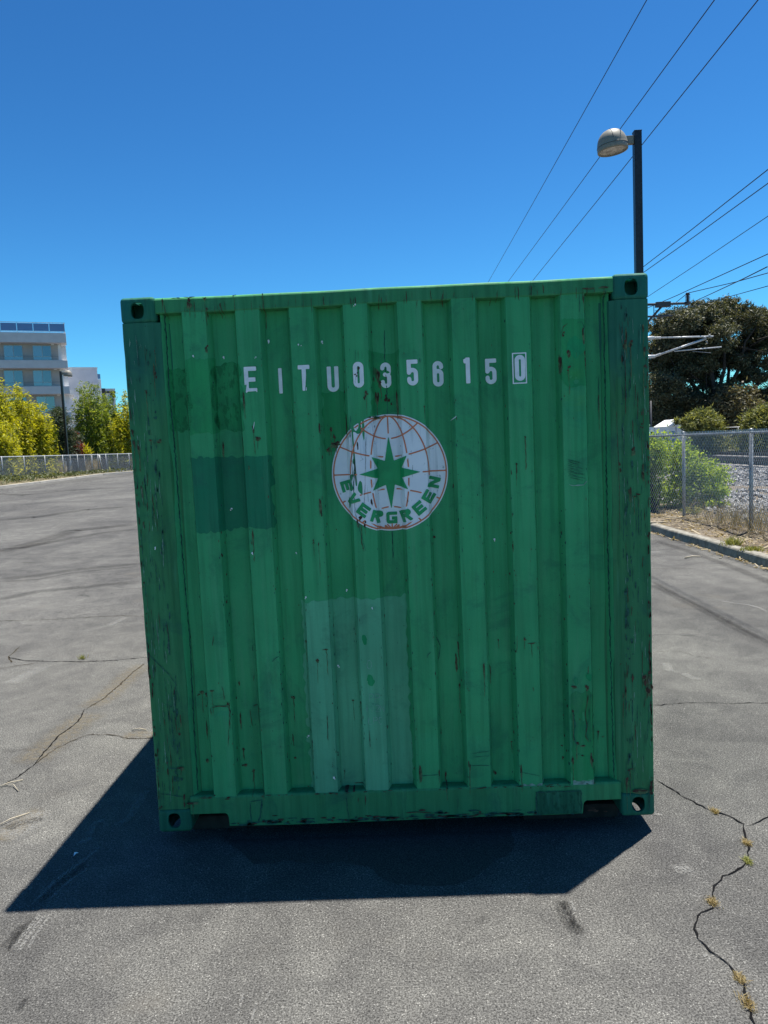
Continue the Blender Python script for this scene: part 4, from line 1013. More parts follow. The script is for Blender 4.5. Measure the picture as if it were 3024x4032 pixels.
# dark mulch and twigs lying on the verge
for k in range(14):
    y = rng.uniform(7, 12.5); x = float(kerb_x(y)) + rng.uniform(.5, 1.15); a = rng.uniform(0, 3.14); L = rng.uniform(.15, .5)
    z = float(vz(x, y)) + .015
    tag(tube('fallen_twig', [(x, y, z), (x + math.cos(a) * L * .5, y + math.sin(a) * L * .5, z + .02), (x + math.cos(a + .3) * L, y + math.sin(a + .3) * L, z + .01)], [.008, .006, .003], M['bark'] if k % 2 else M['twig'], None, 5), 'thin dry twig lying on the soil verge below the chain link fence', 'twig', 'twigs on the verge')

# ---- chain link
def chain(name, path, z0f, z1f, pitch, rad, mat, parent, sel=0.0):
    """two families of diagonal wires along a polyline"""
    P = [np.array(q, float) for q in path]; V = []
    seg = [np.linalg.norm(b - a) for a, b in zip(P[:-1], P[1:])]; cum = np.concatenate([[0], np.cumsum(seg)]); T = cum[-1]
    def pos(s):
        i = min(max(int(np.searchsorted(cum, s, 'right')) - 1, 0), len(seg) - 1); t = (s - cum[i]) / seg[i]; q = P[i] + (P[i + 1] - P[i]) * t
        d = (P[i + 1] - P[i]) / seg[i]; return q, d
    hmax = 2.6; step = pitch
    out = []
    for sg in (1, -1):
        off = rad * 1.2 * sg
        for s0 in np.arange(-hmax, T + hmax, step):
            a_s = s0; pts = []
            nseg = max(2, int(hmax / .45))
            for k in range(nseg + 1):
                h = hmax * k / nseg; s = a_s + sg * h * .62
                pts.append((s, h))
            for (sa, ha), (sb, hb) in zip(pts[:-1], pts[1:]):
                if min(sa, sb) < 0 or max(sa, sb) > T: continue
                qa, da = pos(sa); qb, db = pos(sb); za0 = z0f(qa); zt = z1f(qa)
                if za0 + ha > zt: continue
                if za0 + hb > zt:
                    t = (zt - za0 - ha) / (hb - ha); hb = ha + (hb - ha) * t; qb = qa + (qb - qa) * t
                nr = np.array([-da[1], da[0]]) * off
                A = np.array([qa[0] + nr[0], qa[1] + nr[1], za0 + ha]); B = np.array([qb[0] + nr[0], qb[1] + nr[1], z0f(qb) + hb])
                out.append((A, B, np.array([da[0], da[1], 0.])))
    A = np.array([o[0] for o in out]); B = np.array([o[1] for o in out]); D = np.array([o[2] for o in out])
    d = B - A; d /= np.linalg.norm(d, axis=1)[:, None]; nrm = np.stack([-D[:, 1], D[:, 0], np.zeros(len(D))], 1); s = np.cross(d, nrm)
    r3 = [s * rad, (-s * .5 + nrm * .87) * rad, (-s * .5 - nrm * .87) * rad]
    F = [np.stack([A + r3[k], A + r3[(k + 1) % 3], B + r3[(k + 1) % 3], B + r3[k]], 1) for k in range(3)]
    return tag(quads(name, np.concatenate(F), mat, parent), kind='stuff')
fence = empty('chain_link_fence', (6.2, 9, .15)); tag(fence, 'galvanised chain link fence with wide mesh along the railway', 'fence')
FP = [(6.55, 1.5), (6.40, 6.95), (6.24, 9.64), (6.09, 12.3), (5.84, 12.75), (5.2, 14.3)]
FPL = [(a - 6.2, b - 9) for a, b in FP]; ztop = 1.905 - .15
chain('chain_link_mesh', FPL, lambda q: .02, lambda q: ztop + .02, .064, .0029, M['galv_wire'], fence)
for x, y in FPL[:4]:
    tube('post', [(x + .04, y, -.2), (x + .04, y, ztop + .01)], .034, M['galv'], fence, 12)
    tube('post_cap', [(x + .04, y, ztop + .012), (x + .04, y, ztop + .03), (x + .04, y, ztop + .045)], [.039, .036, .012], M['galv'], fence, 12)
tube('top_rail', [(x + .035, y, ztop - .03) for x, y in FPL], .021, M['galv'], fence, 8)
# twisted wire ends along the top
S = []
for (a, b) in zip(FPL[:-1], FPL[1:]):
    L = math.hypot(b[0] - a[0], b[1] - a[1]); n = int(L / .064)
    for k in range(n):
        t = (k + .5) / n; x = a[0] + (b[0] - a[0]) * t; y = a[1] + (b[1] - a[1]) * t
        S.append(tube_data([(x, y, ztop - .02), (x + .004, y + .012, ztop + .035)], .0045, 4))
v, f = merge(S); tag(pydata('wire_ends', v, f, M['galv_wire'], fence), kind='stuff')

# ---- railway
for k, (x0, lab) in enumerate(((14.3, 'nearer railway track with steel rails beyond the chain link fence'), (19.2, 'farther railway track with steel rails in front of the dark tree'))):
    tr = empty('railway_track', (x0 + .75, 15, .42)); tag(tr, lab, 'railway track')
    for dx in (-.7525, .7525):
        prof = [(-.07, .10), (.07, .10), (.07, .115), (.012, .13), (.012, .235), (.036, .245), (.036, .275), (-.036, .275), (-.036, .245), (-.012, .235), (-.012, .13), (-.07, .115)]
        v = []; n = len(prof)
        for yy in (-20, 140):
            for a, b in prof: v.append((dx + a, yy, b))
        f = [(i, (i + 1) % n, n + (i + 1) % n, n + i) for i in range(n)]; pydata('rail', v, f, M['railsteel'], tr)
    bm = bmesh.new(); bm_box(bm, -1.25, 1.25, -.12, .12, -.08, .10, .015, 1); s0 = from_bm('sleeper', bm, M['sleeper'], tr); s0.location = (0, 0, 0)
    for j in range(1, 75):
        s1 = bpy.data.objects.new('sleeper', s0.data); C.objects.link(s1); s1.parent = tr; s1.location = (0, .65 * j, 0)
# ballast
def stones(name, x, y, z, size, mat, seed):
    r = np.random.default_rng(seed); n = len(x)
    base = np.array([(1, 0, 0), (-1, 0, 0), (0, 1, 0), (0, -1, 0), (0, 0, 1), (0, 0, -1)], float)
    tri = [(0, 2, 4), (2, 1, 4), (1, 3, 4), (3, 0, 4), (2, 0, 5), (1, 2, 5), (3, 1, 5), (0, 3, 5)]
    sc = size * r.uniform(.5, 1.3, (n, 1, 1)) * r.uniform(.6, 1.2, (n, 6, 1)); a = r.uniform(0, 6.28, n); b = r.uniform(-.7, .7, n)
    Q = base[None] * sc * np.array([1, 1, .75])
    ca, sa = np.cos(a)[:, None], np.sin(a)[:, None]; X = Q[..., 0] * ca - Q[..., 1] * sa; Y = Q[..., 0] * sa + Q[..., 1] * ca; Zz = Q[..., 2]
    cb, sb = np.cos(b)[:, None], np.sin(b)[:, None]; Q = np.stack([X * cb + Zz * sb, Y, -X * sb + Zz * cb], -1) + np.stack([x, y, z], 1)[:, None]
    F = np.stack([Q[:, t] for t in tri], 1).reshape(-1, 3, 3)
    return quads(name, F, mat, None, np.repeat(r.uniform(0, 1, n), 8), 3)
n = 15000; y = 8 + 34 * rng.beta(1.1, 1.8, n); x = rng.uniform(6.9, 14.2, n); zz = np.where(x > 9.5, bz(x, y), vz(x, y))
tag(stones('ballast_stones', x, y, zz + .02, .062, M['stone'], 3), 'loose pale ballast stones between the fence and the rails', 'gravel', kind='stuff')
# dry weeds at the foot of the fence
n = 2300; yb = rng.uniform(4, 12.2, n); xb = np.interp(yb, [q[1] for q in FP[:4]], [q[0] for q in FP[:4]]) + rng.normal(.25, .28, n); kp = (yb < 11.0) | (rng.random(n) < .3); xb, yb = xb[kp], yb[kp]
tag(blades('dry_weeds', np.stack([xb, yb, vz(xb, yb)], 1), .42, .006, M['straw'], None, .5, 5), 'tangled dry weeds growing along the foot of the chain link fence', 'weeds', kind='stuff')
def tuft(loc, n, h, w, spread, mat, label, name='grass_tuft', cat='grass', group=None, seed=0, lean=.6):
    r = np.random.default_rng(seed); B = np.array(loc) * 0 + np.stack([r.normal(0, spread, n), r.normal(0, spread, n), np.zeros(n)], 1)
    o = blades(name, B, h, w, mat, None, lean, seed); o.location = loc; tag(o, label, cat, group); return o
q = gnd(*V8(1185, 1690), .15); tuft((q[0], q[1], float(vz(q[0], q[1]))), 190, .13, .008, .07, M['weed_green'], 'small green grass tuft on the verge just behind the kerb', seed=4)
q = gnd(*V8(1450, 1760), .15); tuft((q[0], q[1], float(vz(q[0], q[1]))), 260, .06, .010, .07, M['weed_green'], 'flat yellowish grass tuft at the right end of the verge', seed=5)
# pale board lying on the verge
q = gnd(*V8(180, 1400), .15); o = box('broken_board', -.22, .22, -.035, .035, 0, .02, M['twig'], None, .003); o.location = (q[0], q[1], float(vz(q[0], q[1])) + .015); o.rotation_euler = (0, .05, .25)
tag(o, 'bleached broken board lying on the verge beside the container', 'board')
# bushes behind the fence
def cloud(lobes, per, r, spread=.25, shell=.35):
    """points in clumps spread through ellipsoids (cx,cy,cz,rx,ry,rz,nclumps)"""
    out = []
    for cx, cy, cz, rx, ry, rz, nc in lobes:
        for _ in range(nc):
            d = r.normal(0, 1, 3); d /= np.linalg.norm(d); k = (shell + (1 - shell) * r.random()) ** .6
            c = np.array([cx + d[0] * rx * k, cy + d[1] * ry * k, cz + d[2] * rz * k]); m_ = min(rx, rz) * spread * r.uniform(.6, 1.4)
            out.append(c + r.normal(0, 1, (per, 3)) * np.array([m_, m_, m_ * .7]))
    return np.concatenate(out)
def bush(name, label, lobes, per, L, Wd, mat, base, cat='bush', group=None, stems=5, seed=0, spread=.25, droop=.1):
    e = empty(name, base); tag(e, label, cat, group); r = np.random.default_rng(seed)
    P = cloud(lobes, per, r, spread); P = P[P[:, 2] > base[2] + .02] - np.array(base)
    leaves('foliage', P, L, Wd, mat, e, droop, seed)
    parts = []
    for k in range(stems):
        l = lobes[r.integers(0, len(lobes))]; t = np.array([l[0], l[1], l[2] + l[5] * .4]) - np.array(base) + r.normal(0, .1, 3)
        parts.append(tube_data([(r.normal(0, .06), r.normal(0, .06), -.05), tuple(t * .5 + r.normal(0, .05, 3)), tuple(t)], [.03, .02, .008] if L < .2 else [.12, .08, .03], 6))
    v, f = merge(parts); pydata('stems', v, f, M['bark'], e, True); return e
def W8(x, y, Y): return at(*V8(x, y), Y)
def W9(x, y, Y): return at(*V9(x, y), Y)
a = W8(140, 500, 13.6); b = W8(130, 900, 13.6)
bush('leafy_shrub', 'bright lime green shrub at the fence corner beside the container', [(a[0], 13.8, a[2], .30, .4, .50, 45), (b[0] - .05, 13.9, b[2] - .1, .35, .4, .55, 40)], 60, .07, .04, M['limeleaf'], (a[0], 13.8, .15), 'shrub', seed=31)
a = W8(390, 400, 14.2); b = W8(640, 650, 14.0); c = W8(850, 800, 14.0); d = W8(980, 1080, 13.4); e_ = W8(640, 1000, 14.0)
bush('leafy_shrub', 'spreading light green shrub growing behind the chain link fence', [(a[0], 14.4, a[2] - .12, .42, .4, .42, 38), (b[0], 14.2, b[2], .50, .45, .45, 46), (c[0], 14.0, c[2], .40, .4, .42, 40), (d[0], 13.6, d[2], .28, .35, .38, 26), (e_[0], 14.1, e_[2], .55, .5, .5, 42), (a[0] + .1, 14.5, .6, .6, .4, .5, 30)], 60, .075, .035, M['limeleaf'], (b[0], 14.1, .16), 'shrub', seed=32, droop=-.1)
a = W8(640, 1250, 12.9); bush('leafy_shrub', 'low reddish green weed clump at the foot of the fence post', [(a[0], 12.9, a[2], .28, .2, .16, 18)], 40, .06, .025, M['weed_green'], (a[0], 12.9, .15), 'shrub', seed=33)
# mid distance shrubs beyond the tracks
a = W9(760, 1960, 42); bush('wild_shrub', 'feathery green shrub beyond the tracks beside the white shed', [(a[0], 42, a[2], 1.15, 1.2, .75, 60), (a[0] + .1, 42, a[2] + .45, .65, .8, .55, 30), (a[0] + .2, 42, a[2] - 1.2, 1.3, 1.2, .9, 40), (a[0] - 1.0, 42, a[2] + .25, .55, .5, .16, 9)], 70, .26, .06, M['shrub'], (a[0], 42, .15), seed=34, droop=-.15)
a = W9(1560, 1940, 40); bush('wild_shrub', 'feathery green shrub beyond the tracks at the right edge', [(a[0] + .2, 40, a[2], 1.2, 1.1, .75, 55), (a[0] + .9, 40, a[2] + .4, 1.0, 1.0, .7, 40), (a[0], 40, a[2] - 1.2, 1.5, 1.2, .9, 40)], 70, .26, .06, M['shrub'], (a[0], 40, .15), seed=35, droop=-.15)
# hedge mass under the big tree (dark scrub)
lob = []
for k in range(14): lob.append((14 + 3.2 * k, 66 + (k % 3), 1.8, 2.2, 1.5, 2.0 + .4 * (k % 2), 26))
bush('dark_hedge', 'dark scrubby hedge along the far side of the railway', lob, 60, .34, .15, M['oak'], (30, 66, .1), 'hedge', seed=36, stems=14)

# big evergreen tree
def big_tree():
    Y0 = 58; bx = W9(900, 2000, Y0)
    e = empty('evergreen_tree', (bx[0], Y0, .1)); tag(e, 'large dark evergreen tree with spreading crown beyond the railway', 'tree')
    r = np.random.default_rng(77); sc = (Y0 + 3.46) / 2901 / 3.428
    L = [(260,640,220,150,22,1),(480,560,230,170,26,-1),(820,470,260,180,34,0),(1050,420,230,150,28,1),(1280,520,230,170,26,0),(1500,560,220,150,24,1),(1680,760,180,220,22,0),
         (300,900,280,210,34,0),(640,800,300,220,40,1),(980,760,240,200,26,-1),(1400,860,240,170,24,1),(260,1150,240,200,30,1),(600,1120,300,200,36,0),(960,1080,260,200,30,1),(1300,1120,170,110,12,0),(1560,1080,200,120,14,0),
         (240,1480,240,220,28,-1),(560,1620,280,220,32,0),(420,1330,200,90,10,0),(860,1330,200,120,14,1),(1050,1520,180,180,18,0),(1460,1290,220,110,18,0),(1650,1560,220,150,20,0),
         (260,1780,260,220,30,0),(620,1850,280,200,30,1),(960,1750,220,220,26,0),(1500,1720,200,120,14,1),(1150,1900,260,160,24,0)]
    lob = []
    for x, y, a, b, nc, dy in L:
        q = W9(x, y, Y0 + dy * 1.8); lob.append((q[0], Y0 + dy * 1.8, q[2], a * sc, 2.0, b * sc, int(nc * 3.0)))
    P = cloud(lob, 105, r, .19, .15) - np.array([bx[0], Y0, .1]); P = P[P[:, 2] > .2]
    leaves('crown', P, .25, .085, M['oak'], e, .35, 78)
    q = W9(1250, 1700, Y0 - 3); lob2 = [(q[0], Y0 - 3, q[2], 260 * sc, 1.6, 230 * sc, 62)]
    trunk = Vector((.6, 0, 0)); parts = [tube_data([(.4, 0, -.1), (.5, .1, 2.0), (.2, 0, 3.5)], [.55, .42, .36], 10)]
    for tx, ty in ((300,700),(700,560),(1080,480),(1500,640),(1620,960),(1650,1330),(350,1200),(900,900),(1250,800),(700,1300)):
        q = W9(tx, ty, Y0 + r.uniform(-1, 1)) - np.array([bx[0], Y0, .1]); s0 = np.array([.3, 0, 3.0 + r.uniform(-1, .3)]); mid = s0 * .5 + q * .5 + np.array([0, 0, r.uniform(-.9, .2)]) + r.normal(0, .3, 3)
        parts.append(tube_data([tuple(s0), tuple(s0 * .7 + mid * .3 + r.normal(0, .15, 3)), tuple(mid), tuple(mid * .4 + q * .6 + r.normal(0, .3, 3)), tuple(q)], [.26, .20, .14, .09, .03], 7))
        for _ in range(3):
            z_ = mid * .5 + q * .5 + r.normal(0, .2, 3); parts.append(tube_data([tuple(z_), tuple(z_ + r.normal(0, .8, 3)), tuple(z_ + r.normal(0, 1.4, 3))], [.07, .045, .02], 5))
    v, f = merge(parts); pydata('trunk', v, f, M['bark'], e, True)
    q0 = lob2[0]; bush('evergreen_tree', 'rounded brownish evergreen tree in front of the large dark crown', lob2, 80, .30, .12, M['oak2'], (q0[0], q0[1], .1), 'tree', seed=79)
big_tree()
# white shed with blue panel
a = W9(310, 1985, 47); b = W9(560, 1985, 47); t = W9(500, 1942, 47)
sh = empty('white_shed', ((a[0] + b[0]) / 2, 47, .15)); tag(sh, 'small white shed with blue notice beyond the railway', 'shed')
w = (b[0] - a[0]) / 2; hs = a[2] - .15
box('wall', -w, w, 0, 2.6, 0, hs, M['white_metal'], sh, .01)
v = [(-w - .08, -.1, hs + .002), (w + .08, -.1, hs + .002), (w + .08, 2.7, hs + .002), (-w - .08, 2.7, hs + .002), (w * .2, -.1, hs + .48), (w * .2, 2.7, hs + .48)]
pydata('roof', v, [(0, 1, 4), (2, 3, 5), (1, 2, 5, 4), (3, 0, 4, 5), (3, 2, 1, 0)], M['white_metal'], sh)
for k in range(3): box('blue_notice', -w * .62, -w * .30, -.012, -.002, hs - .55 - .27 * k, hs - .33 - .27 * k, M['blue'], sh)
box('downpipe', -w * .16, -w * .12, -.03, -.003, .05, hs - .02, M['galv'], sh)
# guard rail by the shed
gr = empty('guard_rail', (23, 50, .1)); tag(gr, 'thin grey guard rail between the two shrubs beyond the tracks', 'railing')
a = W9(990, 2005, 50); b = W9(1400, 1990, 50)
for dz in (0, -.35): tube('rail', [(a[0] - 1 - 23, 0, a[2] + dz - .1), (b[0] + 3 - 23, 0, b[2] + dz - .1)], .035, M['galv'], gr, 6)
for k in range(4): tube('post', [(a[0] - 23 - .8 + 2.2 * k, 0, 0), (a[0] - 23 - .8 + 2.2 * k, 0, a[2] - .1)], .035, M['galv'], gr, 6)
# white building glimpsed through the trees
a = W9(1600, 1690, 95); bw = empty('white_building', (a[0] + 2, 95, 0)); tag(bw, 'pale white building glimpsed behind the trees on the right', 'building')
box('wall', -5, 9, 0, 8, 0, a[2] + .4, M['stucco_white'], bw); box('roof', -5.2, 9.2, -.2, 8.2, a[2] + .41, a[2] + .9, M['stucco_lav'], bw)
for k in range(4): box('window', -3.6 + 3 * k, -2.2 + 3 * k, -.04, -.004, 1.2, 2.6, M['pane_b'], bw)
# small sign post by the tracks
a = W9(82, 2028, 38); sp = empty('track_sign', (a[0], 38, .15)); tag(sp, 'small white marker sign on a dark post beside the tracks', 'sign')
t = W9(85, 1640, 38); tube('post', [(0, 0, 0), (0, 0, t[2] - .15)], .05, M['ocs_grey'], sp, 8); box('sign_plate', -.14, .14, -.075, -.055, a[2] - .15 - .12, a[2] - .15 + .14, M['white_metal'], sp)

# ---- overhead line equipment: mast with brackets
mx = at(2537, 1400, 30.3)[0]
mast = empty('catenary_mast', (mx, 30.3, .2)); tag(mast, 'grey railway mast with bracket arms reaching out from behind the container', 'mast')
tube('pole', [(0, 0, -.1), (0, 0, 8.1)], [.15, .12], M['ocs_grey'], mast, 12)
def m9(x, y, dy=0.0): q = W9(x, y, 30.3 + dy) - np.array([mx, 30.3, .2]); return tuple(q)
def bar(name, p, q, rad, mat, par=mast): return tube(name, [p, q], rad, mat, par, 8)
bar('bracket_arm', m9(-20, 342), m9(585, 322), .055, M['ocs_grey']); bar('bracket_arm', m9(-20, 505), m9(368, 490), .045, M['ocs_grey'])
bar('bracket_brace', m9(245, 345), m9(20, 590), .048, M['ocs_grey'])
bm_ = m9(240, 335); box('clamp', bm_[0] - .32, bm_[0] + .32, bm_[1] - .11, bm_[1] + .11, bm_[2] - .13, bm_[2] + .10, M['ocs_grey'], mast, .01)
def insul(p, q, n, r0, r1, mat, name='insulator'):
    p = Vector(p); q = Vector(q); pts = []; rad = []
    for k in range(n):
        for s, rr in ((0, r0), (.35, r1), (.5, r1), (.65, r0)): pts.append(p.lerp(q, (k + s) / n)); rad.append(rr)
    return tube(name, pts, rad, mat, mast, 10)
insul(m9(575, 325), m9(575, 200), 7, .045, .115, M['porcelain']); bar('insulator_cap', m9(575, 205), m9(575, 182), .09, M['porcelain'])
bar('bracket_foot', m9(572, 345), m9(572, 312), .11, M['ocs_grey'])
bar('cantilever_tube', m9(215, 788), m9(918, 768), .036, M['galv_wire']); insul(m9(120, 790), m9(215, 788), 7, .03, .065, M['galv_wire']); bar('bracket_socket', m9(-20, 794), m9(122, 790), .075, M['galv_wire'])
bar('cantilever_tube', m9(215, 1008), m9(822, 800), .044, M['galv_wire']); insul(m9(130, 1037), m9(215, 1008), 6, .03, .065, M['galv_wire']); bar('bracket_socket', m9(-20, 1045), m9(132, 1040), .075, M['galv_wire'])
bar('steady_arm', m9(395, 970), m9(1030, 912), .026, M['galv_wire']); bar('steady_arm', m9(640, 970), m9(890, 992), .012, M['galv'])
bar('clamp', m9(800, 770), m9(802, 815), .07, M['galv']); bar('clamp', m9(868, 745), m9(870, 790), .05, M['galv']); bar('clamp', m9(822, 830), m9(845, 868), .03, M['galv'])
bar('drop_wire', m9(118, 350), m9(120, 540), .018, M['ocs_grey'])

# ---- overhead wires (parallel to the tracks)
def wire(pts, rad, label, name='overhead_wire', sag=0.0):
    pts = [np.array(q, float) for q in pts]
    tag(tube(name, pts, rad, M['wire'], None, 6), label, 'wire', 'overhead wires')
def span(p1, p2, X, rad, label, ext=(0, 0)):
    """wire seen through photo points p1 (near) and p2 (far), hanging above the line x = X"""
    out = []
    for (px, py) in (p1, p2):
        d = ray(px, py); t = (X - CAM[0]) / d[0]; out.append(CAM + t * d)
    a, b = out; d = (b - a) / np.linalg.norm(b - a)
    wire([a - d * ext[0], a * .75 + b * .25 - np.array([0, 0, .02]), (a + b) / 2 - np.array([0, 0, .03]), b, b + d * ext[1]], rad, label)
span(DS(1396, 0), DS(1056, 607), 5.6, .0105, 'leftmost of the three steep overhead wires crossing the sky', (25, 60))
span(DS(1542, 0), DS(1100, 605), 7.2, .012, 'middle of the three steep overhead wires passing behind the lamp dome', (25, 70))
span(DS(1636, 0), DS(1154, 602), 8.0, .013, 'rightmost of the three steep overhead wires passing behind the lamp pole', (25, 70))
span(DS(1659, 365), DS(1385, 580), 13.3, .018, 'upper of the paired overhead wires right of the lamp pole', (15, 50))
span(DS(1659, 395), DS(1395, 585), 13.9, .018, 'lower of the paired overhead wires right of the lamp pole', (15, 50))
span(DS(1659, 466), DS(1405, 637), 14.6, .014, 'thin overhead wire below the paired wires right of the container', (15, 30))
span(V9(890, 0), V9(60, 375), 13.0, .016, 'overhead wire running just above the mast bracket arm', (12, 20))
ins = np.array(m9(575, 185)) + np.array([mx, 30.3, .2])
e1 = at(3024 + 120, 1075 - 34, 21.5); e2 = at(*V9(60, 570), 70)
wire([e1, e1 * .5 + ins * .5 - np.array([0, 0, .05]), ins], .016, 'overhead wire rising right from the top of the mast insulator')
wire([ins, ins * .5 + e2 * .5 - np.array([0, 0, .1]), e2], .016, 'overhead wire running away left from the top of the mast insulator')
a = at(*V9(1310, 0), 22.5); a2 = at(*V9(1650, -170), 19.5); b = at(*V9(600, 330), 36); c = at(*V9(150, 560), 62)
wire([a2, a, b, c], .017, 'overhead wire sloping past the foot of the mast insulator')
a = at(*V9(1700, 78), 24); b = at(*V9(905, 297), 38); c = at(*V9(380, 432), 56)
wire([a, b, c], .015, 'lowest overhead wire skimming the top of the dark tree')

# ------------------------------------------------------------------ left side: kerb, bank, fence
def W1(x, y, Y): return at(*V1(x, y), Y)
KL = [gnd(*V1(x, y)) for x, y in ((-700, 2090), (-300, 2040), (0, 2000), (440, 1947), (840, 1895), (1130, 1857), (1450, 1832), (1700, 1812))]
lk = empty('far_kerb', (KL[2][0], KL[2][1], 0)); tag(lk, 'pale low kerb along the far left edge of the lot', 'kerb', kind='structure')
for a, b in zip(KL[:-1], KL[1:]):
    a = a[:2]; b = b[:2]; d = (b - a) / np.linalg.norm(b - a); nn = np.array([-d[1], d[0]]); o2 = np.array([KL[2][0], KL[2][1]]); v = []
    for q in (a + d * .02, b - d * .02):
        z = float(gz(*q))
        for w_, h_ in ((0, -.05), (.02, .13), (.22, .14), (.24, -.05)): p_ = q + nn * w_ - o2; v.append((p_[0], p_[1], z + h_))
    pydata('kerb_segment', v, [(0, 4, 5, 1), (1, 5, 6, 2), (2, 6, 7, 3), (0, 1, 2, 3), (7, 6, 5, 4)], M['kerb_pale'], lk)
# fence line points
FA = W1(-330, 1905, 36.5); FB = W1(0, 1898, 42.5); FC = W1(700, 1872, 49.5); FD = W1(1450, 1820, 59.0); FE = W1(1750, 1800, 66.0)
TA = W1(-330, 1676, 36.5); TB = W1(0, 1657, 42.5); TC = W1(700, 1640, 49.5); TD = W1(1450, 1620, 59.0); TE = W1(1750, 1606, 66)
LP_ = [FA, FB, FC, FD, FE]; LT = [TA, TB, TC, TD, TE]
cumx = [q[1] for q in LP_]
zb_ = lambda y: float(np.interp(y, cumx, [q[2] for q in LP_])); zt_ = lambda y: float(np.interp(y, cumx, [q[2] for q in LT]))
fx_ = lambda y: float(np.interp(y, cumx, [q[0] for q in LP_]))
# bank between kerb and fence and the land behind
rows = []
kx = [q[1] for q in KL]
for y in np.linspace(30, 70, 60):
    k0 = np.interp(y, kx, [q[0] for q in KL]); fxx = fx_(y); zf = zb_(y); zk = float(gz(k0, y)) + .13
    rows.append([(k0 - .23, y, zk), ((k0 + fxx) / 2 - .1, y, (zk + zf) / 2 + .06), (min(fxx, k0 - .6), y, zf), (min(fxx, k0 - .6) - 3, y, zf + .05), (fxx - 30, y, zf), (fxx - 120, y, zf)])
nx = 6; v = [q for rw in rows for q in rw]; f = [(j * nx + i + 1, j * nx + i, (j + 1) * nx + i, (j + 1) * nx + i + 1) for j in range(len(rows) - 1) for i in range(nx - 1)]
tag(pydata('planted_bank', v, f, M['bank'], None, True), 'dry planted bank between the far kerb and the left fence', 'ground', kind='structure')
lf = empty('chain_link_fence', (FC[0], FC[1], FC[2])); tag(lf, 'long low galvanised chain link fence along the far left of the lot', 'fence')
o3 = np.array([FC[0], FC[1]]); path = [np.array(q[:2]) - o3 for q in LP_]
chain('chain_link_mesh', path, lambda q: zb_(q[1] + o3[1]) - FC[2], lambda q: zt_(q[1] + o3[1]) - FC[2], .085, .0046, M['galv_wire'], lf)
tube('top_rail', [(a[0] - o3[0], a[1] - o3[1], t[2] - FC[2]) for a, t in zip(LP_, LT)], .034, M['galv_wire'], lf, 6)
for x in (-230, 25, 265, 495, 690, 770, 850, 925, 1000, 1070, 1160, 1285, 1410, 1540):
    tgt = x / 2.765; best = min(np.linspace(36.5, 66, 400), key=lambda y: abs(1512 + FPX * ((np.array([fx_(y), y, zb_(y) + 1]) - CAM) @ ROT[0]) / ((np.array([fx_(y), y, zb_(y) + 1]) - CAM) @ ROT[2]) - tgt))
    y = float(best); tube('post', [(fx_(y) - o3[0], y - o3[1] - .04, zb_(y) - FC[2] - .3), (fx_(y) - o3[0], y - o3[1] - .04, zt_(y) - FC[2] + .04)], .034 if x not in (770, 925, 1000) else .022, M['galv'], lf, 8)
# leaning gate leaf
ga = W1(985, 1640, 54.5); gt = empty('gate_leaf', (ga[0], 54.3, zb_(54.3))); tag(gt, 'folded chain link gate leaning in the gap of the left fence', 'gate')
q1 = W1(1000, 1632, 54.0); q2 = W1(1075, 1632, 54.0); q3 = W1(1125, 1840, 54.0); q4 = W1(1010, 1840, 54.0); o4 = np.array([ga[0], 54.3, zb_(54.3)])
for p_, q_ in ((q1, q2), (q2, q3), (q3, q4), (q4, q1), (W1(1085, 1640, 54), W1(1110, 1830, 54))): tube('gate_bar', [tuple(p_ - o4), tuple(q_ - o4)], .035, M['galv'], gt, 6)
# dark utility cabinet, pipes behind the gate, black box painting the dark open gap
for x0, x1, y0, lab in ((785, 900, 1690, 'dark grey utility cabinet behind the left fence'), (1115, 1158, 1640, 'narrow black box painting the dark of the open gate gap in the left fence')):
    a = W1(x0, 1800, 57.0); b = W1(x1, 1800, 57.0); t = W1(x0, y0, 57.0); zg = zb_(57)
    cb = empty('cabinet_and_dark_gap', ((a[0] + b[0]) / 2, 57.3, zg)); tag(cb, lab, 'cabinet'); w = (b[0] - a[0]) / 2
    box('body', -w, w, -.3, .3, -.1, t[2] - zg, M['steel_black'], cb, .02); box('door', -w * .9, w * .9, -.325, -.305, .08, t[2] - zg - .1, M['brownmetal'], cb, .005); box('lid', -w - .03, w + .03, -.34, .33, t[2] - zg + .002, t[2] - zg + .05, M['steel_black'], cb, .01)
for x in (580, 600):
    a = W1(x, 1830, 52.5); t = W1(x, 1660 if x == 580 else 1725, 52.5); st = empty('standpipe', (a[0], 52.5, a[2] - .2)); tag(st, 'thin grey standpipe behind the left fence' if x == 580 else 'short grey standpipe with cap behind the left fence', 'pipe')
    tube('pipe', [(0, 0, 0), (0, 0, t[2] - a[2] + .2)], .06, M['brownmetal'], st, 8); box('cap', -.16, .16, -.06, .06, t[2] - a[2] + .2, t[2] - a[2] + .27, M['galv'], st, .01)
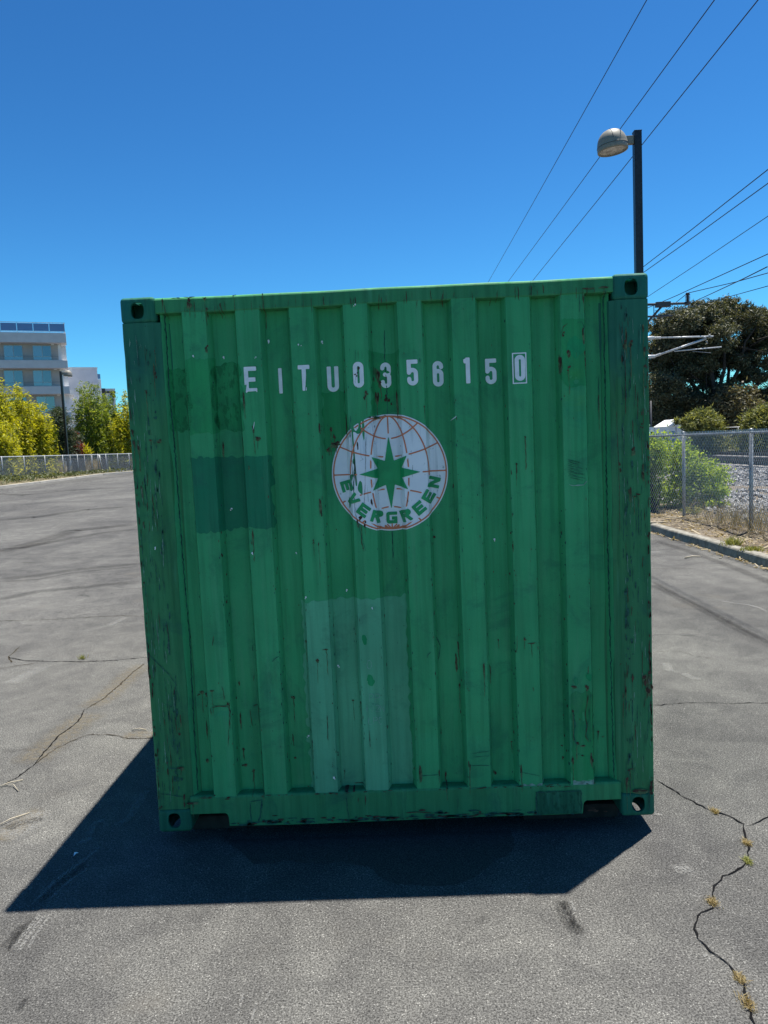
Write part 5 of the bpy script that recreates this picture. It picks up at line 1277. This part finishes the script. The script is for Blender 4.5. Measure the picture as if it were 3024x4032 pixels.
# ground cover on the bank and dry yellow grass
n = 9000; y = rng.uniform(37, 57, n); k0 = np.interp(y, kx, [q[0] for q in KL]); fxx = np.array([fx_(q) for q in y]); u = rng.beta(1.2, 1.0, n); x = k0 - .35 + (fxx - .6 - k0) * u
dens = .5 + .5 * np.sin(y * 1.7) * np.sin(y * .6 + 1); kp = rng.random(n) < np.clip(dens + (48 - y) * .07, .08, 1); x, y, u = x[kp], y[kp], u[kp]
zg = np.array([gz(a, b) + .13 for a, b in zip(x, y)]); zf = np.array([zb_(b) for b in y]); P = np.stack([x, y, zg + (zf - zg) * u + rng.uniform(.0, .28, len(x))], 1)
tag(leaves('ground_cover', P, .16, .09, M['cover'], None, -.1, 61), 'low grey green ground cover along the far left kerb', 'ground cover', kind='stuff')
n = 2600; cxs = [(540, 53), (640, 54.5), (1040, 60.5), (880, 59)]; B = []
for k in range(n):
    cx, yy = cxs[k % 4]; q = W1(cx + rng.normal(0, 38), 1830, yy + rng.normal(0, .5)); B.append((q[0], q[1], zb_(q[1])))
tag(blades('dry_grass', np.array(B), 1.1, .035, M['straw'], None, .35, 62), 'tall dry yellow grass behind the left fence', 'grass', kind='stuff')

# bamboo hedge
def bamboo(label, x0, x1, ytop, Y, mat, seed, n=190, per=84, plumes=()):
    r = np.random.default_rng(seed); a = W1(x0, 1600, Y); b = W1(x1, 1600, Y); top = W1((x0 + x1) / 2, ytop, Y)[2]; cx = (a[0] + b[0]) / 2; w = (b[0] - a[0]) / 2; zb = zb_(min(Y, 60)) if Y < 66 else 1.0
    e = empty('bamboo_clump', (cx, Y, zb)); tag(e, label, 'bamboo', 'bamboo hedge behind the left fence'); pts = []; canes = []
    cen = np.linspace(-.9, .9, 6) + r.normal(0, .07, 6); chh = r.uniform(.84, 1.06, 6)
    for k in range(n):
        ci = r.integers(0, 6); u = float(cen[ci] + r.normal(0, .085)); h = chh[ci] * (top - zb) * (1.05 - .26 * abs(u) ** 2.4) * (1.0 - .30 * r.random() ** 1.5); bx = u * w * .84; by = r.normal(0, .55)
        lx, ly = u * w * .16 + r.normal(0, .10), r.normal(0, .22)
        if k < 24: canes.append(tube_data([(bx, by, 0), (bx + lx * .3, by + ly * .3, h * .5), (bx + lx, by + ly, h * .97)], [.03, .024, .01], 5))
        m_ = per; t = r.beta(1.1, 1.0, m_); sp = .20 * (1.2 - t * .8)
        c = np.stack([bx + lx * t ** 1.5, by + ly * t ** 1.5, t * h], 1); nb = max(1, m_ // 6); k_ = r.integers(0, m_, nb)
        cl = c[k_] + r.normal(0, 1, (nb, 3)) * sp[k_][:, None] * np.array([1, 1, .5]); pts.append(np.repeat(cl, 6, 0) + r.normal(0, .09, (nb * 6, 3)))
    for (px, py) in plumes:
        q = W1(px, py, Y) - np.array([cx, Y, zb]); t = r.random(26) ** .7
        c = np.stack([q[0] * np.ones(26) + r.normal(0, .14, 26) * (1.3 - t), r.normal(0, .15, 26), q[2] - (1 - t) * 1.6], 1); pts.append(np.repeat(c, 3, 0) + r.normal(0, .07, (78, 3)))
        canes.append(tube_data([(q[0], 0, q[2] - 2.2), (q[0], 0, q[2])], [.02, .008], 5))
    P = np.concatenate(pts); P = P[P[:, 2] > .05]
    leaves('foliage', P, .27, .075, mat, e, .45, seed); v, f = merge(canes); pydata('canes', v, f, M['cane'], e, True)
bamboo('yellow green bamboo clump at the left edge of the photo', -160, 150, 930, 47, M['bamboo_y'], 71, plumes=[(10, 810), (-60, 860)])
bamboo('tall golden bamboo clump with a high loose plume left of the lamp post', 95, 345, 965, 49.5, M['bamboo_y'], 72, plumes=[(185, 855), (300, 950)])
bamboo('yellow green bamboo clump nearest the distant lamp post', 310, 560, 1085, 51.5, M['bamboo_y'], 73, plumes=[(470, 1060)])
bamboo('low yellow bamboo clump leaning over the fence at far left', -120, 140, 1290, 45, M['bamboo_y'], 74, n=80)
bamboo('tall dark green bamboo clump between lamp post and container', 890, 1150, 870, 63, M['bamboo_g'], 75, n=190, plumes=[(1010, 855), (1050, 860)])
bamboo('green bamboo clump just left of the container edge', 1120, 1330, 1010, 65, M['bamboo_g'], 76, n=170, plumes=[(1215, 925), (1230, 940)])
bamboo('yellow green bamboo clump half hidden by the container', 1290, 1520, 1030, 62, M['bamboo_y'], 77, n=140, plumes=[(1360, 925), (1350, 960)])
# conifer and red shrub
a = W1(630, 1400, 57); lobes = [(W1(x, y, 57)[0], 57, W1(x, y, 57)[2], rx, 1.0, rz, nc) for x, y, rx, rz, nc in ((620, 1240, .9, .8, 26), (660, 1330, 1.0, .9, 30), (610, 1440, 1.2, 1.0, 36), (670, 1540, 1.2, 1.0, 36), (600, 1600, 1.2, .9, 26), (640, 1175, .5, .4, 10), (780, 1430, .7, .5, 14))]
bush('conifer_tree', 'dull dark green conifer just left of the distant lamp post', lobes, 60, .30, .05, M['conifer'], (a[0], 57, zb_(57)), 'tree', seed=81, droop=0)
a = W1(795, 1500, 59); lobes = [(W1(x, y, 59)[0], 59, W1(x, y, 59)[2], rx, .7, rz, nc) for x, y, rx, rz, nc in ((780, 1440, .45, .6, 16), (800, 1530, .75, .6, 24), (800, 1590, .8, .6, 22))]
bush('red_shrub', 'dark red leaved shrub just right of the distant lamp post', lobes, 50, .20, .09, M['redleaf'], (a[0], 59, zb_(59)), 'shrub', seed=82)
a = W1(915, 1600, 60); bush('yellow_flax', 'small spiky yellow green plant beside the red shrub', [(a[0], 60, a[2], .5, .4, .45, 14)], 30, .5, .06, M['bamboo_y'], (a[0], 60, zb_(60)), 'plant', seed=83, droop=-.8)
# ------------------------------------------------------------------ apartment building
def building():
    ud = np.array([-.915, -.403]); vd = np.array([-.379, .925])
    n0 = W1(707, 212, 85); org = np.array([n0[0], n0[1]])
    ang = math.atan2(-ud[1], -ud[0])                     # local +x = rightwards along the facade, local y = depth
    e = empty('apartment_building', (org[0], org[1], 0), ang); tag(e, 'taupe and pale apartment block with wide balcony bands and roof glass balustrade', 'building')
    Lf, Ls = 26.0, 36.0
    # levels
    bands = [(15.80, 16.95), (12.84, 13.77), (9.81, 10.73), (6.64, 7.68), (3.5, 4.5)]
    box('core', -Lf, -1.0, 1.15, Ls, -2, 16.9, M['stucco_taupe'], e)
    for k, (z0, z1) in enumerate(bands):
        box('balcony_band', -Lf - .3, 0 if k == 0 else -.05, 0, 2.2, z0, z1, M['stucco_lav'], e, .02, 1)
        box('side_band', -2.6, -.18 - .02 * k, 2.2, Ls - .5, z0 + (.15 if k else 0), z1 - (.12 if k else 0), M['stucco_white'], e)
        if k: box('side_ledge', -1.02, .38, 2.6 + 3 * (k % 2), 9 + 3 * (k % 2), z0 + .1, z1 - .2, M['stucco_white'], e)
    for k in range(5): box('side_fin', -1.02, -.10, 3.2 + 6.6 * k, 3.7 + 6.6 * k, -2, 15.79, M['stucco_white'], e)
    box('side_wall', -1.02, -.62, 1.2, Ls - .2, -2, 15.79, M['stucco_white'], e)
    # windows
    wz = [(13.90, 15.60), (10.85, 12.70), (7.75, 9.62), (4.6, 6.5)]
    for k, (z0, z1) in enumerate(wz):
        for j in range(7):
            x1 = -1.75 - .2 * (k > 0) + .14 * (k > 1) - 3.08 * j; x0 = x1 - 2.0
            w = box('window', x0, x1, 1.09, 1.147, z0, z1, M['alu'], e)
            zc = z0 + .40; xm = x0 + 1.02
            box('pane', x0 + .05, xm - .04, 1.075, 1.088, zc + .03, z1 - .05, M['pane_a'], w)
            box('pane', xm + .04, x1 - .05, 1.075, 1.088, zc + .06, z1 - .05, M['pane_b'], w)
            box('pane', x0 + .05, xm - .02, 1.075, 1.088, z0 + .04, zc - .03, M['pane_a'], w); box('pane', xm + .02, x1 - .05, 1.075, 1.088, z0 + .04, zc - .03, M['pane_a'], w)
        for xx in (-1.55 + .1 * k, -7.3 + .1 * k): box('wall_light', xx - .16, xx + .16, .92, 1.148, z1 + .06, z1 + .26, M['stucco_white'], e, .02)
        box('groove', -Lf, -1.01, 1.143, 1.149, z0 + .45, z0 + .48, M['brownmetal'], e)
    # roof balustrade
    for j in range(13):
        x1 = -.08 - 1.72 * j; x0 = x1 - 1.62
        box('glass_panel', x0, x1, .10, .12, 17.15, 18.02, M['railglass'], e); box('baluster', x0 - .06, x0 - .02, .06, .11, 16.94, 18.1, M['alu'], e)
    box('handrail', -Lf, 0, .07, .15, 18.1, 18.15, M['alu'], e); box('bottom_rail', -Lf, 0, .07, .15, 17.05, 17.10, M['alu'], e)
    for j in range(12): box('glass_panel', -.12, -.10, .3 + 2.9 * j, 3.1 + 2.9 * j, 17.0, 18.02, M['railglass'], e)
    box('handrail', -.15, -.07, .16, Ls, 18.1, 18.15, M['alu'], e)
    box('roof_house', -14, -8, 8, 16, 16.91, 18.9, M['stucco_lav'], e)
building()
def block(label, pl, pr, zt, Y, depth, mat, extras):
    a = W1(pl, 1000, Y); b = W1(pr, 1000, Y); e = empty('apartment_block', ((a[0] + b[0]) / 2, Y, 0), math.radians(24)); tag(e, label, 'building'); w = (b[0] - a[0]) / 2
    box('wall', -w, w, 0, depth, -2, zt, mat, e); box('parapet', -w - .06, w + .06, -.06, depth + .05, zt + .004, zt + .22, M['stucco_white'], e)
    for z in np.arange(zt - 3.4, 1, -3.6): box('joint', -w + .02, w - .02, -.015, -.003, z, z + .06, M['stucco_lav'], e)
    extras(e, w); return e
def ex2(e, w):
    box('stair_tower', w - .05, w + .45, .6, 5, -2, 14.2, M['stucco_white'], e); box('roof_rail', w + .02, w + .42, .6, .66, 14.25, 15.0, M['railglass'], e)
    for z in (3, 6.5, 10): box('window', w - 1.2, w - .5, -.04, -.016, z, z + 1.2, M['pane_b'], e)
block('plain cool white rendered block just right of the taupe apartments', 700, 1066, 15.75, 110, 14, M['stucco_cool'], ex2)
def ex3(e, w):
    box('brown_panel', -w + .1, -w + .95, -.25, -.01, 2, 14.45, M['brownmetal'], e); box('brown_fascia', -w + .95, w + .1, -.25, -.01, 13.6, 13.95, M['brownmetal'], e)
    for z in (5.2, 8.6, 11.8): f_ = box('window', 0, w - .4, -.05, -.01, z, z + 1.3, M['alu'], e); box('pane', .08, w - .48, -.065, -.052, z + .08, z + 1.22, M['pane_b'], f_)
block('small white block with dark brown panel beside the bamboo', 1095, 1250, 14.2, 130, 10, M['stucco_white'], ex3)

# ------------------------------------------------------------------ small things on the asphalt
for k, (x, y, s, g) in enumerate([(1320, 322, .055, 0), (1525, 522, .05, 0), (1530, 640, .06, 1), (1303, 900, .065, 0), (1480, 1390, .055, 0), (1525, 1545, .075, 0)]):
    q = gnd(*G4(x, y)); r = np.random.default_rng(300 + k); n = 230
    s *= .30; B = np.stack([r.normal(0, s * .5, n), r.normal(0, s * .9, n), np.zeros(n)], 1)
    o = blades('crack_weed', B, .010, .0026, M['weed_green' if g else 'weed_straw'], None, 1.3, 300 + k); o.location = (q[0], q[1], .004)
    tag(o, ['dry straw weed at the upper end of the winding right crack', 'small dry weed in the right crack just below the fork', 'greenish weed in the bend of the right crack', 'dry straw weed midway along the winding right crack', 'small dry weed above the largest weed near the bottom right', 'largest dry straw weed near the bottom right corner'][k], 'weed', 'dry weeds in the asphalt crack')
q = gnd(*G1(675, 1650)); tuft((q[0], q[1], float(gz(q[0], q[1])) + .003), 40, .045, .006, .015, M['weed_green'], 'small green weed in the crack left of the container', 'crack_weed', 'weed', seed=9)
def stick(fr, pts, rad, label, mat='twig'):
    P = [gnd(*fr(*p)) for p in pts]; tag(tube('twig', [(p[0], p[1], p[2] + rad + .004 + (.008 if 0 < i < len(P) - 1 else 0)) for i, p in enumerate(P)], rad, M[mat], None, 6), label, 'twig')
stick(G2, [(-20, 425), (50, 402), (125, 380)], .003, 'thin straight twig on the asphalt at the left edge')
stick(G2, [(20, 408), (75, 412), (100, 440)], .0028, 'short bent twig touching the straight twig at the left edge')
stick(G2, [(-30, 640), (60, 600), (160, 560)], .0028, 'long pale twig beside the sandy patch at the left edge')
stick(G2, [(720, 108), (760, 106), (795, 108)], .004, 'pale twig on the asphalt close to the left of the container')
stick(V8, [(535, 1885), (640, 1868), (745, 1868)], .010, 'pale stick lying on the asphalt near the right kerb')
stick(V8, [(1000, 1886), (1040, 1888)], .008, 'tiny white stick on the asphalt right of the longer stick')
q = gnd(*G2(402, 790)); v = [(0, 0, .004), (.018, .01, .012), (.03, .035, .006), (.012, .025, .02), (-.012, .04, .007), (-.004, .018, .013), (.006, -.03, .006)]
tag(pydata('paper_scrap', [(q[0] + a * .55, q[1] + b * .55, c * .5 + .004) for a, b, c in v], [(0, 1, 3), (1, 2, 3), (0, 3, 5), (3, 4, 5), (0, 6, 1)], M['paper'], None), 'torn white scrap lying in the shadow left of the container', 'scrap')
